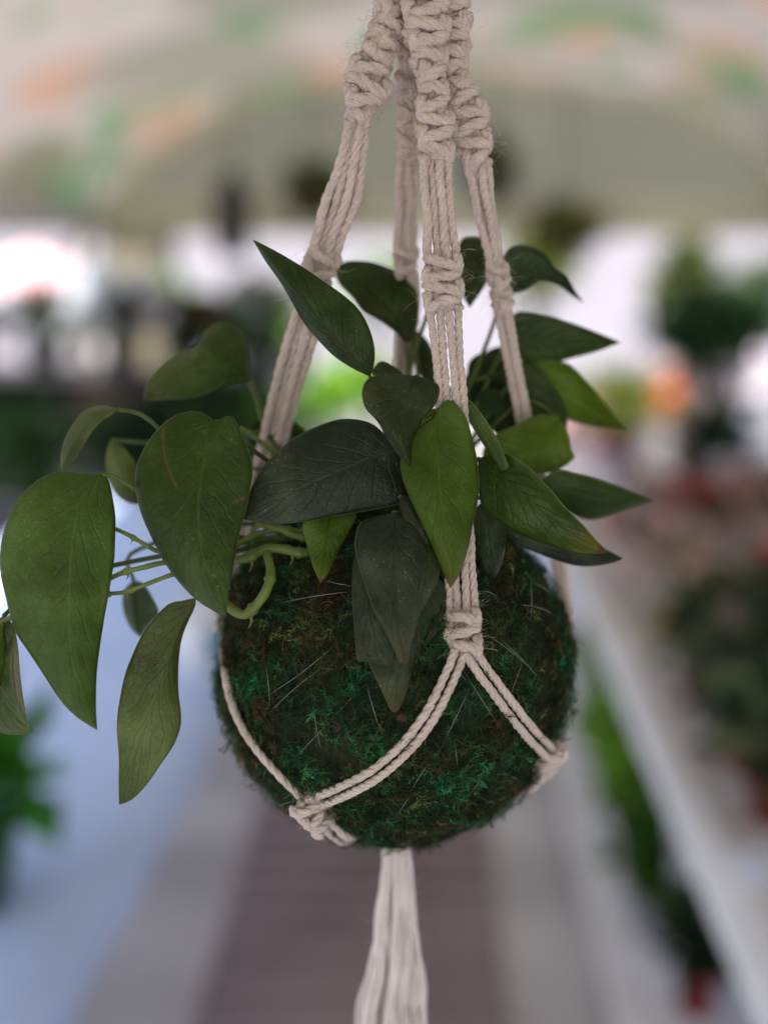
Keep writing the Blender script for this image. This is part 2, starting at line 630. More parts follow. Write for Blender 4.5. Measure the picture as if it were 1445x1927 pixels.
for sx in (-1, 1):
    b = MB()
    b.box((TCX + sx * TW - 0.035, -2.5, 1.42), (TCX + sx * TW + 0.035, 5.955, 1.53))
    b.build('eave_beam', M_PINKBEAM, tent, smooth=False)
    for y in (-2.4, 1.2, 5.9):
        b = MB()
        b.box((TCX + sx * TW - 0.03, y - 0.03, 0.001), (TCX + sx * TW + 0.03, y + 0.03, 1.419))
        b.build('post', M_WHITE, tent, smooth=False)

# ---- left table with its white cloth
lt_x = on(230, 1680, 0.46)[0]
lt = thing('display_table', 'long low table on the left side of the aisle hidden under a white cloth', 'table', (-1.0, 2.2, 0))
b = MB()
b.box((-1.30, -0.6, 0.42), (lt_x - 0.13, 5.3, 0.452))
b.build('tabletop', M_WHITE, lt, smooth=False)
for x in (-1.25, lt_x - 0.35):
    for y in (-0.5, 2.4, 5.2):
        b = MB()
        b.box((x - 0.025, y - 0.025, 0.001), (x + 0.025, y + 0.025, 0.419))
        b.build('leg', M_WHITE, lt, smooth=False)
b = MB()
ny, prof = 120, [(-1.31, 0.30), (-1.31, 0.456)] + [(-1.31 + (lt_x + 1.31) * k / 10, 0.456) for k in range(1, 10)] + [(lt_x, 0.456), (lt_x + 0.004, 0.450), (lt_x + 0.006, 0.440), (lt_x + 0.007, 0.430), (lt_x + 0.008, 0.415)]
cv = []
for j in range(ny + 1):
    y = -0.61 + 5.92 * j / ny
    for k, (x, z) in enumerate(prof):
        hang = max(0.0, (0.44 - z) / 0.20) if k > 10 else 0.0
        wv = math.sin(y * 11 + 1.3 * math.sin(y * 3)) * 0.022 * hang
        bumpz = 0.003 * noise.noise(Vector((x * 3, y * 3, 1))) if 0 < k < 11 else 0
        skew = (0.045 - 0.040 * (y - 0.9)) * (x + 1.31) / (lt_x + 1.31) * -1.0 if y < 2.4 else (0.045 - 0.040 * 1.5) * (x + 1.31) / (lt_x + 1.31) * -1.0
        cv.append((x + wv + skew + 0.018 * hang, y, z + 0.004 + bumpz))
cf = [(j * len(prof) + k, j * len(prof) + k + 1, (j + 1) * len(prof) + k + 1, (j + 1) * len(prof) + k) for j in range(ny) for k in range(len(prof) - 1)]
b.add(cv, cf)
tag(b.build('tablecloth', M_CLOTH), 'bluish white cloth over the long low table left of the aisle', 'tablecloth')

# ---- right rack: upper table board with a white lip, lower white shelf
RZ, LZ = 0.56, 0.14
rx = on(1260, 1455, RZ)[0]
lx0 = on(1106, 1690, LZ)[0]
rack = thing('display_rack', 'white two tier display rack on the right with plants on both levels', 'rack', (1.0, 2.2, 0))
b = MB()
b.box((rx + 0.03, -0.4, RZ - 0.03), (1.42, 4.8, RZ))
b.build('upper_board', M_GREYTOP, rack, smooth=False)
b = MB()
b.box((rx - 0.012, -0.4, RZ - 0.045), (rx + 0.0285, 4.8, RZ + 0.012))
b.build('lip', M_WHITE, rack, smooth=False)
b = MB()
b.box((lx0, -0.4, LZ - 0.04), (1.42, 4.8, LZ))
b.build('lower_shelf', M_WHITE, rack, smooth=False)
for x in (rx + 0.07, 1.38):
    for y in (-0.3, 2.3, 4.7):
        b = MB()
        b.box((x - 0.02, y - 0.02, LZ + 0.001), (x + 0.02, y + 0.02, RZ - 0.046))
        b.box((x - 0.02, y - 0.02, 0.001), (x + 0.02, y + 0.02, LZ - 0.041))
        b.build('leg', M_WHITE, rack, smooth=False)


# ------------------------------------------------------------------ background plants
def leaf_cloud(mb, c, rad, n, size, cols, up=0.3, shell=0.55):
    """n little folded leaves spread through an ellipsoid"""
    c, rad = np.asarray(c, float), np.asarray(rad, float)
    for _ in range(n):
        d = unit(rng.normal(size=3))
        rr = shell + (1 - shell) * rng.random()
        p = c + d * rad * rr * (0.8 + 0.35 * noise.noise(Vector(d * 2.1) + Vector(c)))
        ax = unit(d * 0.7 + rng.normal(size=3) * 0.7 + np.array([0, 0, up]))
        sd_ = unit(np.cross(ax, rng.normal(size=3)))
        nm = np.cross(ax, sd_)
        s = size * (0.6 + 0.8 * rng.random())
        col = np.array(cols[rng.integers(len(cols))]) * (0.7 + 0.6 * rng.random())
        v = [p, p + ax * s * 0.45 + sd_ * s * 0.28 + nm * s * 0.08, p + ax * s, p + ax * s * 0.45 - sd_ * s * 0.28 + nm * s * 0.08]
        mb.add(v, [(0, 1, 2), (0, 2, 3)], col)


GREEN = [(0.04, 0.12, 0.012), (0.06, 0.16, 0.015), (0.03, 0.08, 0.012)]
DARKG = [(0.012, 0.035, 0.010), (0.02, 0.05, 0.012), (0.01, 0.02, 0.008)]
LIME = [(0.20, 0.42, 0.03), (0.28, 0.5, 0.05), (0.12, 0.3, 0.02)]
OLIVE = [(0.16, 0.19, 0.02), (0.22, 0.24, 0.03), (0.10, 0.14, 0.015)]
SAGEG = [(0.16, 0.2, 0.1), (0.1, 0.14, 0.06)]


def pot_plant(name, label, base, pr, ph, pcol, crown, cols, leaf=0.07, n=160, blooms=None, group=None, cat='plant'):
    """a pot with soil and a crown of leaves; base = middle of the pot's foot"""
    base = np.asarray(base, float)
    o = thing(name, label, cat, base, group)
    b = MB()
    b.lathe([(0.001, 0.0), (pr * 0.72, 0.0), (pr * 0.98, ph * 0.93), (pr * 1.06, ph * 0.93), (pr * 1.06, ph), (pr * 0.95, ph), (pr * 0.92, ph * 0.86)], base, 26, pcol)
    b.build('pot', M_PAINTS, o)
    b = MB()
    b.lathe([(pr * 0.925, ph * 0.87), (pr * 0.5, ph * 0.9), (0.001, ph * 0.91)], base, 20)
    b.build('soil', M_SOIL, o)
    b = MB()
    cc = base + np.array([0, 0, ph + crown[2] * 0.8])
    leaf_cloud(b, cc, crown, n, leaf, cols, shell=0.3)
    for _ in range(7):
        d = unit(rng.normal(size=3)) * np.array(crown) * 0.6
        b.tube(resample([base + (0, 0, ph * 0.8), base + (d[0] * 0.3, d[1] * 0.3, ph + crown[2] * 0.3), cc + d], 6), 0.003, 5, cols[0])
    b.build('foliage', M_FOL, o)
    if blooms:
        col, k, s = blooms
        for _ in range(k):
            b = MB()
            d = unit(rng.normal(size=3))
            d[2] = abs(d[2]) * 0.9
            d[1] = -abs(d[1])
            p = cc + d * np.array(crown) * 1.0
            leaf_cloud(b, p, (s, s, s * 0.8), 22, s * 1.3, [col], shell=0.2)
            b.build('flower', M_FOL, o)
    return o


def bouquet(label, base, h, r, paper, flow, cols=GREEN, lean=0.0, group=None):
    base = np.asarray(base, float)
    o = thing('wrapped_bouquet', label, 'bouquet', base, group)
    b = MB()
    prof = [(0.001, 0.0), (r * 0.35, 0.0), (r * 0.42, h * 0.3), (r * 0.8, h * 0.62), (r * 1.05, h * 0.8), (r * 1.0, h * 0.78)]
    b.lathe(prof, base, 22, paper)
    b.v[0] += rng.normal(size=b.v[0].shape) * r * 0.05
    b.build('wrapper', M_PAPER, o)
    b = MB()
    leaf_cloud(b, base + (0, 0, h * 0.8), (r, r, h * 0.2), 70, r * 0.5, cols, shell=0.3)
    b.build('foliage', M_FOL, o)
    for _ in range(9):
        b = MB()
        d = unit(rng.normal(size=3))
        d[2] = abs(d[2])
        leaf_cloud(b, base + (0, 0, h * 0.84) + d * np.array([r * 0.85, r * 0.85, h * 0.18]), (r * 0.24,) * 3, 18, r * 0.32, [flow], shell=0.2)
        b.build('flower', M_FOL, o)
    return o


def shrub(name, label, base, rad, trunk, cols, leaf, n, group=None, cat='shrub'):
    base = np.asarray(base, float)
    o = thing(name, label, cat, base, group)
    b = MB()
    top = base + (0, 0, trunk + rad[2] * 0.4)
    b.tube(resample([base, base + (0.03, 0.02, trunk * 0.6), top], 8), np.linspace(0.05, 0.02, 8) * max(1, trunk), 8, (0.10, 0.07, 0.05))
    for k in range(6):
        d = unit(rng.normal(size=3)) * np.array(rad) * 0.75
        b.tube(resample([base + (0, 0, trunk * 0.8), top + d * 0.4, top + d], 7), np.linspace(0.018, 0.006, 7), 6, (0.10, 0.07, 0.05))
    b.build('trunk', M_FOL, o)
    b = MB()
    c = base + (0, 0, trunk + rad[2])
    for k in range(7):
        d = unit(rng.normal(size=3)) * np.array(rad) * 0.45
        leaf_cloud(b, c + d, np.array(rad) * (0.45 + 0.2 * rng.random()), n // 7, leaf, cols, shell=0.35)
    b.build('crown', M_FOL, o)
    return o


# plants on the lower shelf of the rack, right of the aisle
def shelf_spot(px, py, z, push=0.0):
    p = on(px, py, z)
    return (p[0] + push, p[1], z + 0.001)


pot_plant('potted_plant', 'dark leafy plant in a black pot on the lower shelf, second from the far end', shelf_spot(1195, 1490, LZ, -0.035), 0.07, 0.12, (0.015, 0.015, 0.018), (0.10, 0.11, 0.12), GREEN + LIME, 0.07, 170, group='plants on the lower shelf')
pot_plant('potted_plant', 'bright green plant in a dark pot, middle of the lower shelf', shelf_spot(1245, 1640, LZ, -0.035), 0.065, 0.11, (0.02, 0.02, 0.02), (0.12, 0.13, 0.13), GREEN + LIME, 0.08, 190, group='plants on the lower shelf')
pot_plant('potted_plant', 'small green plant in a pale grey pot on the lower shelf, second from the front', shelf_spot(1262, 1760, LZ, -0.035), 0.05, 0.09, (0.35, 0.35, 0.38), (0.08, 0.09, 0.08), GREEN, 0.06, 120, group='plants on the lower shelf')
pot_plant('potted_plant', 'dark plant in a dull red pot nearest on the lower shelf', shelf_spot(1330, 1905, LZ, -0.02), 0.036, 0.075, (0.26, 0.02, 0.025), (0.07, 0.09, 0.08), DARKG, 0.06, 140, group='plants on the lower shelf')
pot_plant('potted_plant', 'lime tinted small plant at the far end of the lower shelf', shelf_spot(1150, 1330, LZ), 0.06, 0.1, (0.5, 0.5, 0.48), (0.09, 0.1, 0.1), OLIVE, 0.06, 120, group='plants on the lower shelf')

# goods on the upper board
bouquet('pink paper bouquet lying farthest along the grey upper board', shelf_spot(1190, 1100, RZ), 0.18, 0.10, (0.60, 0.46, 0.44), (0.60, 0.36, 0.34), group='wrapped bouquets')
bouquet('brown kraft bouquet with dusty pink flowers on the upper board', shelf_spot(1275, 1160, RZ), 0.20, 0.10, (0.46, 0.34, 0.27), (0.58, 0.38, 0.34), group='wrapped bouquets')
bouquet('mauve bouquet with one red bloom cluster beside the dark pots', shelf_spot(1330, 1080, RZ), 0.22, 0.11, (0.46, 0.36, 0.38), (0.42, 0.08, 0.09), SAGEG, group='wrapped bouquets')
bouquet('tan bouquet with brown foliage at the right edge of the upper board', shelf_spot(1440, 1110, RZ), 0.25, 0.14, (0.44, 0.32, 0.27), (0.40, 0.24, 0.19), DARKG, group='wrapped bouquets')
bouquet('white paper bouquet of pale pink flowers at the far end of the upper board', shelf_spot(1215, 1010, RZ), 0.17, 0.10, (0.74, 0.70, 0.74), (0.74, 0.52, 0.54), SAGEG, group='wrapped bouquets')
bouquet('lilac paper bouquet of white flowers beside the blue black planter', shelf_spot(1400, 985, RZ), 0.17, 0.11, (0.55, 0.56, 0.70), (0.76, 0.72, 0.74), SAGEG, group='wrapped bouquets')
bouquet('peach paper bouquet with coral flowers behind the kraft bouquet', shelf_spot(1290, 1035, RZ), 0.18, 0.10, (0.66, 0.50, 0.42), (0.66, 0.28, 0.22), SAGEG, group='wrapped bouquets')
bouquet('rose pink bouquet in white paper at the right edge above the tan one', shelf_spot(1425, 1035, RZ), 0.19, 0.11, (0.70, 0.66, 0.68), (0.66, 0.30, 0.32), SAGEG, group='wrapped bouquets')
bouquet('pale peach bouquet in pink paper between the mauve and kraft bouquets', shelf_spot(1345, 1200, RZ), 0.15, 0.08, (0.62, 0.45, 0.45), (0.70, 0.46, 0.40), SAGEG, group='wrapped bouquets')
pot_plant('potted_plant', 'dark bushy plant in a red pot, middle of the upper board', shelf_spot(1400, 1440, RZ), 0.05, 0.075, (0.28, 0.05, 0.035), (0.11, 0.11, 0.11), SAGEG + DARKG + [(0.10, 0.10, 0.06), (0.14, 0.10, 0.09)], 0.06, 170, group='plants on the upper board')
pot_plant('potted_plant', 'grey green plant in a dark maroon pot behind the red pot', shelf_spot(1320, 1320, RZ), 0.05, 0.08, (0.10, 0.02, 0.03), (0.09, 0.09, 0.09), DARKG + SAGEG, 0.05, 200, blooms=((0.30, 0.26, 0.10), 3, 0.02), group='plants on the upper board')
pot_plant('potted_plant', 'plant with scarlet blooms in a bluish pot', shelf_spot(1460, 1330, RZ), 0.06, 0.09, (0.22, 0.26, 0.40), (0.10, 0.10, 0.11), DARKG + SAGEG + [(0.15, 0.11, 0.10)], 0.06, 160, blooms=((0.42, 0.04, 0.04), 3, 0.022), group='plants on the upper board')
pot_plant('potted_plant', 'dark plant in a brick red pot, nearest on the upper board', shelf_spot(1450, 1545, RZ), 0.045, 0.07, (0.22, 0.05, 0.035), (0.10, 0.10, 0.10), DARKG + SAGEG, 0.06, 150, group='plants on the upper board')
p = shelf_spot(1385, 1640, RZ)
b = MB()
b.box((p[0] - 0.03, p[1] - 0.05, p[2]), (p[0] + 0.04, p[1] + 0.05, p[2] + 0.004))
tag(b.build('price_card', mat('white_card', (0.70, 0.73, 0.85), 0.7, 0.2, 0.03, 10), smooth=False), 'blank white card lying on the upper board near its lip', 'card')

# far end of the rack and beyond: dark planter, orange and pink flowers, pale pots
def out(px, d):
    q = at(px, 600, d)
    return (q[0], q[1], -0.005)


FG = 'flower pots standing in the sun beyond the tent'
pot_plant('flower_pot', 'orange flowering plant in a pale pot in the sun beyond the tent', out(1205, 8.7), 0.13, 0.22, (0.6, 0.55, 0.6), (0.22, 0.2, 0.15), SAGEG, 0.09, 120, blooms=((0.80, 0.17, 0.05), 18, 0.07), group=FG)
pot_plant('flower_pot', 'pink flowering plant in a white pot left of the orange flowers', out(1100, 8.4), 0.13, 0.20, (0.6, 0.52, 0.62), (0.20, 0.2, 0.12), LIME + SAGEG, 0.08, 110, blooms=((0.75, 0.38, 0.40), 16, 0.06), group=FG)
pot_plant('flower_pot', 'red blooms in a lilac pot in front of the orange flowers', out(1165, 7.9), 0.11, 0.14, (0.42, 0.42, 0.60), (0.12, 0.12, 0.07), SAGEG, 0.06, 80, blooms=((0.5, 0.05, 0.08), 5, 0.04), group=FG)
pot_plant('flower_pot', 'peach and pink blooms in a lavender pot right of the orange flowers', out(1300, 9.0), 0.14, 0.26, (0.55, 0.5, 0.62), (0.24, 0.2, 0.17), SAGEG, 0.09, 100, blooms=((0.72, 0.42, 0.34), 14, 0.07), group=FG)
pot_plant('flower_pot', 'white flowering plant in a pale blue pot near the right edge', out(1410, 8.8), 0.16, 0.30, (0.55, 0.58, 0.70), (0.30, 0.25, 0.18), SAGEG, 0.09, 90, blooms=((0.75, 0.70, 0.74), 26, 0.08), group=FG)
pot_plant('flower_pot', 'pale pink blooms low beyond the tent, right of the right cord', out(1020, 8.9), 0.13, 0.20, (0.62, 0.58, 0.58), (0.22, 0.2, 0.14), LIME + SAGEG, 0.08, 120, blooms=((0.80, 0.56, 0.48), 12, 0.07), group=FG)
pot_plant('planter', 'blue black planter with dark foliage at the far end of the right board', shelf_spot(1335, 940, RZ), 0.12, 0.15, (0.012, 0.018, 0.026), (0.13, 0.10, 0.06), DARKG, 0.08, 120)
# far shrubs outside the tent on the right and in the middle
shrub('shrub', 'dark green bushy shrub beyond the tent at the right edge', at(1370, 640, 6.6) * (1, 1, 0), (0.46, 0.35, 0.21), 0.74, DARKG + [(0.02, 0.07, 0.01), (0.04, 0.11, 0.015)], 0.10, 1100, 'shrubs beyond the tent')
shrub('shrub', 'olive shrub beyond the tent between the two bright gaps on the right', at(1300, 520, 7.2) * (1, 1, 0), (0.22, 0.3, 0.32), 0.85, OLIVE + DARKG, 0.09, 500, 'shrubs beyond the tent')
shrub('shrub', 'sunlit lime green shrub beyond the tent left of the middle cord', at(615, 760, 7.5) * (1, 1, 0), (0.19, 0.2, 0.2), 0.32, LIME, 0.10, 420, 'shrubs beyond the tent')
shrub('shrub', 'pale green shrub beyond the tent behind the topmost left leaf', at(510, 640, 8.2) * (1, 1, 0), (0.30, 0.3, 0.26), 0.62, SAGEG + LIME, 0.10, 420, 'shrubs beyond the tent')
shrub('shrub', 'green shrub beyond the tent right of the moss ball plant', at(1180, 700, 7.6) * (1, 1, 0), (0.36, 0.3, 0.22), 0.32, OLIVE + SAGEG, 0.09, 420, 'shrubs beyond the tent')


shrub('tree', 'grey green tree across the square behind the left gap', at(250, 500, 10.5) * (1, 1, 0), (0.45, 0.4, 0.34), 0.8, SAGEG + [(0.3, 0.28, 0.16)], 0.13, 520, 'trees across the square', 'tree')
shrub('tree', 'thin pale tree across the square behind the middle cords', at(720, 560, 11.0) * (1, 1, 0), (0.35, 0.4, 0.34), 0.7, SAGEG + LIME, 0.12, 300, 'trees across the square', 'tree')
shrub('tree', 'yellow green tree across the square, right of the right cord', at(1010, 470, 10.0) * (1, 1, 0), (0.34, 0.4, 0.40), 0.85, OLIVE, 0.12, 460, 'trees across the square', 'tree')
shrub('tree', 'dull green tree across the square at the far right edge', at(1430, 520, 11.5) * (1, 1, 0), (0.5, 0.4, 0.3), 0.75, SAGEG + DARKG, 0.13, 420, 'trees across the square', 'tree')
shrub('shrub', 'light green sunlit shrub behind the aisle end of the dark stand', at(345, 620, 8.6) * (1, 1, 0), (0.20, 0.25, 0.22), 0.75, LIME + SAGEG, 0.10, 300, 'shrubs beyond the tent')
shrub('shrub', 'small sunlit green shrub low behind the middle cords', at(700, 700, 8.9) * (1, 1, 0), (0.26, 0.25, 0.18), 0.38, LIME + GREEN, 0.09, 300, 'shrubs beyond the tent')
shrub('shrub', 'dark green shrub behind the stand, left of the left cord', at(455, 640, 7.9) * (1, 1, 0), (0.22, 0.25, 0.20), 0.66, DARKG + GREEN, 0.08, 360, 'shrubs beyond the tent')
shrub('shrub', 'deep green shrub behind the left part of the dark stand', at(165, 600, 7.8) * (1, 1, 0), (0.30, 0.25, 0.16), 0.80, DARKG + GREEN, 0.08, 420, 'shrubs beyond the tent')
shrub('shrub', 'teal tinted shrub right of the large bright gap', at(1285, 560, 8.3) * (1, 1, 0), (0.18, 0.25, 0.24), 0.80, [(0.05, 0.11, 0.08), (0.03, 0.06, 0.04)] + OLIVE, 0.08, 360, 'shrubs beyond the tent')
# kiosk with a beige wall beyond the left eave
kp = at(215, 480, 9.0)
kio = thing('kiosk', 'beige kiosk beyond the tent behind the dark plant stand', 'kiosk', (kp[0], kp[1], 0))
b = MB()
b.box((kp[0] - 0.28, kp[1], 0), (kp[0] + 0.28, kp[1] + 0.8, 1.46))
b.build('wall', mat('beige_wall', (0.17, 0.145, 0.095), 0.8, 0.2, 0.12, 3), kio, smooth=False)
b = MB()
b.box((kp[0] - 0.36, kp[1] - 0.1, 1.463), (kp[0] + 0.36, kp[1] + 0.9, 1.54))
b.build('roof', M_PINKBEAM, kio, smooth=False)


# hanging baskets below the far valance
def hanging_basket(label, c, rad, cols, top):
    c = np.asarray(c, float)
    o = thing('hanging_basket', label, 'hanging plant', c, 'hanging baskets near the far end of the tent')
    b = MB()
    b.lathe([(0.001, -0.09), (0.05, -0.085), (0.085, -0.03), (0.09, 0.0), (0.08, 0.0)], c, 20, (0.10, 0.07, 0.045))
    b.build('basket', M_PAINTS, o)
    b = MB()
    leaf_cloud(b, c + (0, 0, 0.02), rad, 260, 0.07, cols, up=-0.3, shell=0.3)
    b.build('foliage', M_FOL, o)
    for k in range(3):
        a = k * 2.1
        b = MB()
        b.tube([c + (0.085 * math.cos(a), 0.085 * math.sin(a), 0), (c[0], c[1], top)], 0.003, 5, (0.1, 0.1, 0.1))
        b.build('chain', M_PAINTS, o)


hanging_basket('dark green hanging basket left of the back cord below the sage panel', at(590, 365, 5.6), (0.13, 0.12, 0.13), DARKG + OLIVE, 2.10)
hanging_basket('green hanging basket just right of the cords below the sage panel', at(925, 320, 5.6), (0.12, 0.12, 0.14), DARKG + OLIVE, 2.10)
hanging_basket('yellow green hanging basket above the large bright gap on the right', at(1065, 440, 5.7), (0.16, 0.14, 0.14), OLIVE, 2.08)
# dark lantern on the left
p = at(437, 410, 5.5)
lan = thing('hanging_lantern', 'dark metal lantern hanging below the sage panel on the left', 'lantern', p)
b = MB()
b.lathe([(0.001, -0.16), (0.06, -0.16), (0.075, -0.12), (0.075, 0.10), (0.03, 0.17), (0.001, 0.18)], p, 12)
b.build('body', M_DARKMETAL, lan)
b = MB()
b.tube([p + (0, 0, 0.175), (p[0], p[1], 2.10)], 0.006, 6)
b.build('rod', M_DARKMETAL, lan)

# dark stand of plants at the far end of the left table
shelf_l = thing('plant_stand', 'dark stand crowded with plants at the far end of the left table', 'stand', (-1.1, 5.0, 0))
b = MB()
for z in (0.50, 0.86):
    b.box((-2.15, 5.36, z), (-0.50, 5.75, z + 0.025))
b.build('shelf', M_DARKMETAL, shelf_l, smooth=False)
b = MB()
b.box((-2.15, 5.752, 0.06), (-0.62, 5.775, 0.84))
b.build('back_panel', M_DARKMETAL, shelf_l, smooth=False)
for x in (-2.13, -0.52):
    for y in (5.345, 5.765):
        b = MB()
        b.box((x - 0.015, y - 0.012, 0.001), (x + 0.015, y + 0.012, 1.02))
        b.build('leg', M_DARKMETAL, shelf_l, smooth=False)
stand = [
    ('dark plant with white blooms, leftmost on the top level of the dark stand', -1.88, 0.887, 0.09, 0.10, (0.02, 0.02, 0.02), (0.20, 0.15, 0.17), DARKG, ((0.80, 0.80, 0.84), 3, 0.05)),
    ('dark plant in a slate pot cut by the left edge, lower level of the stand', -1.88, 0.527, 0.09, 0.12, (0.03, 0.035, 0.05), (0.18, 0.14, 0.10), DARKG, None),
    ('dark fern like plant in a black pot, second from the left on the top level', -1.55, 0.887, 0.09, 0.10, (0.015, 0.015, 0.015), (0.22, 0.15, 0.15), DARKG, None),
    ('dark plant with pale blooms on the top level of the dark stand', -1.24, 0.887, 0.08, 0.10, (0.02, 0.02, 0.02), (0.18, 0.15, 0.14), DARKG, ((0.80, 0.82, 0.85), 9, 0.07)),
    ('plant with brownish red blooms on the top level of the dark stand', -0.97, 0.887, 0.07, 0.10, (0.02, 0.02, 0.02), (0.14, 0.14, 0.12), DARKG, ((0.30, 0.10, 0.07), 4, 0.04)),
    ('pale green plant on the top level of the dark stand, nearest the aisle', -0.68, 0.887, 0.08, 0.10, (0.1, 0.1, 0.1), (0.18, 0.15, 0.15), SAGEG + DARKG, ((0.5, 0.55, 0.5), 4, 0.04)),
    ('dark plant in a blue black pot, second from the left on the lower level', -1.56, 0.527, 0.09, 0.12, (0.012, 0.014, 0.03), (0.17, 0.14, 0.10), DARKG, None),
    ('pink blooms on the lower level of the dark stand', -1.27, 0.527, 0.08, 0.10, (0.03, 0.03, 0.05), (0.14, 0.13, 0.10), DARKG, ((0.42, 0.28, 0.27), 5, 0.04)),
    ('dark maroon plant on the lower level of the dark stand', -0.97, 0.527, 0.08, 0.10, (0.03, 0.02, 0.03), (0.14, 0.13, 0.10), DARKG + [(0.08, 0.02, 0.03)], None),
    ('green plant in a grey pot on the lower level of the dark stand', -0.68, 0.527, 0.08, 0.11, (0.25, 0.25, 0.28), (0.13, 0.13, 0.10), GREEN, None),
]
for lab, x, z, pr, ph, pc, cr, cols, bl in stand:
    pot_plant('potted_plant', lab, (x, 5.55, z), pr, ph, pc, cr, cols, 0.075, 200, bl, 'plants on the dark stand')
for lab, x, cols in (('dark fern on the white cloth in front of the dark stand, leftmost of the row', -1.14, DARKG), ('dark green fern on the white cloth between two darker ones', -0.90, DARKG + [(0.03, 0.08, 0.015)]), ('dark fern with bright tips on the white cloth, nearest the aisle', -0.64, DARKG + GREEN)):
    pot_plant('fern', lab, (x, 5.05, 0.463), 0.06, 0.07, (0.03, 0.03, 0.04), (0.19, 0.14, 0.13), cols, 0.10, 260, group='ferns in front of the dark stand')
for lab, x, zz_, cols in (('tall dark planter with a fern standing on the floor left of the clothed table', -1.50, 0.001, DARKG), ('tall slate planter with a dark fern at the far left edge', -1.82, -0.005, DARKG)):
    pot_plant('floor_planter', lab, (x, 4.95, zz_), 0.10, 0.46, (0.03, 0.033, 0.045), (0.20, 0.16, 0.19), cols, 0.11, 300, group='tall floor planters')
# pink parasol beyond the left eave
p = at(60, 520, 8.0)
par = thing('parasol', 'pink and white parasol beyond the tent at the left edge', 'parasol', (p[0], p[1], 0))
b = MB()
b.tube([(p[0], p[1], 0.0), (p[0], p[1], p[2] + 0.16)], 0.02, 8)
b.build('pole', M_WHITE, par)
b = MB()
b.lathe([(0.42, -0.10), (0.40, -0.02), (0.2, 0.09), (0.001, 0.16)], p, 8, (0.75, 0.42, 0.42))
b.build('canopy', M_PAPER, par, smooth=False)
# plant on the near left of the cloth, cut by the frame
p = on(-45, 1700, 0.462)
pot_plant('potted_plant', 'green plant in a slate pot on the white cloth, cut by the left edge', (p[0] - 0.02, p[1], 0.463), 0.09, 0.13, (0.06, 0.07, 0.09), (0.12, 0.12, 0.09), [(0.045, 0.20, 0.02), (0.03, 0.13, 0.012)], 0.10, 170)
# white cup with a teal band just left of the ball
p = on(385, 1265, 0.462)
cup = thing('plant_pot', 'small white pot with a teal side just left of the moss ball', 'pot', (p[0], p[1], 0.463))
b = MB()
b.lathe([(0.001, 0.0), (0.062, 0.0), (0.075, 0.15), (0.07, 0.15), (0.06, 0.02)], (p[0], p[1], 0.463), 24)
b.build('body', M_WHITE, cup)
b = MB()
a = np.linspace(-0.9, 1.2, 14)
bv = []
for z in (0.03, 0.13):
    rr = 0.0655 + 0.0867 * z + 0.0
    bv += [(p[0] + (rr) * math.cos(t_), p[1] + rr * math.sin(t_), 0.463 + z) for t_ in a - 0.5]
b.add(bv, [(i, i + 1, 14 + i + 1, 14 + i) for i in range(13)])
b.build('band', mat('teal_paint', (0.02, 0.17, 0.24), 0.5, 0.4), cup)

# sunlit white building across the square: the bright gaps
bld = thing('white_building', 'sunlit white building across the square behind the tent', 'building', (0, 15, 0))
b = MB()
b.box((-9, 15, 0), (10, 22, 5.2))
b.build('wall', mat('white_render', (0.25, 0.237, 0.265), 0.85, 0.2, 0.06, 0.7), bld, smooth=False)
b = MB()
b.box((-9.3, 14.7, 5.203), (10.3, 22.3, 5.4))
b.build('roof', M_PINKBEAM, bld, smooth=False)
mwin = mat('dark_glass', (0.12, 0.14, 0.17), 0.15, 0.6, 0.1, 1)
for x in (-6.5, -3.8, 3.6, 6.4):
    b = MB()
    b.box((x - 0.55, 14.96, 2.4), (x + 0.55, 14.997, 4.0))
    w = b.build('window', M_WHITE, bld, smooth=False)
    b = MB()
    b.box((x - 0.47, 14.94, 2.48), (x + 0.47, 14.957, 3.92))
    b.build('pane', mwin, w, smooth=False)

# ------------------------------------------------------------------ the moss ball
BC = V(742, 1250, 0)
BR = 0.0805
plant = thing('moss_ball_plant', 'round moss ball planter with trailing pointed green leaves, hanging in a macrame hanger', 'plant', BC)


def ball_r(d):
    q = Vector(d)
    return BR * (1 + 0.025 * noise.noise(q * 2.3) + 0.042 * noise.noise(q * 5.0) + 0.040 * noise.noise(q * 13.0))


import bmesh
bm = bmesh.new()
bmesh.ops.create_icosphere(bm, subdivisions=6, radius=1.0)
for v_ in bm.verts:
    d = v_.co.normalized()
    v_.co = d * ball_r(d)
me = bpy.data.meshes.new('moss_ball')
bm.to_mesh(me)
bm.free()
me.polygons.foreach_set('use_smooth', np.ones(len(me.polygons), dtype=bool))
me.materials.append(M_MOSS)
ball = bpy.data.objects.new('moss_ball', me)
COL.objects.link(ball)
ball.parent = plant

# moss: clumps of fine curled fibres lying over the ball
clump_n = 2400
cd = rng.normal(size=(clump_n, 3))
cd /= np.linalg.norm(cd, axis=1, keepdims=True)
pal = np.array([(0.014, 0.052, 0.018), (0.019, 0.074, 0.026), (0.026, 0.042, 0.012), (0.046, 0.058, 0.017), (0.028, 0.018, 0.009), (0.056, 0.031, 0.015), (0.012, 0.105, 0.040), (0.009, 0.020, 0.009)])
patch = np.array([noise.noise(Vector(d) * 4.2 + Vector((3, 1, 7))) for d in cd])
cidx = np.empty(clump_n, int)
for i in range(clump_n):
    if patch[i] > 0.26:
        cidx[i] = rng.choice([4, 5, 2, 3], p=[0.32, 0.2, 0.28, 0.2])
    elif patch[i] < -0.18:
        cidx[i] = rng.choice([0, 1, 6, 7, 3], p=[0.35, 0.25, 0.15, 0.15, 0.1])
    else:
        cidx[i] = rng.choice(8, p=[0.21, 0.12, 0.22, 0.19, 0.08, 0.05, 0.03, 0.10])
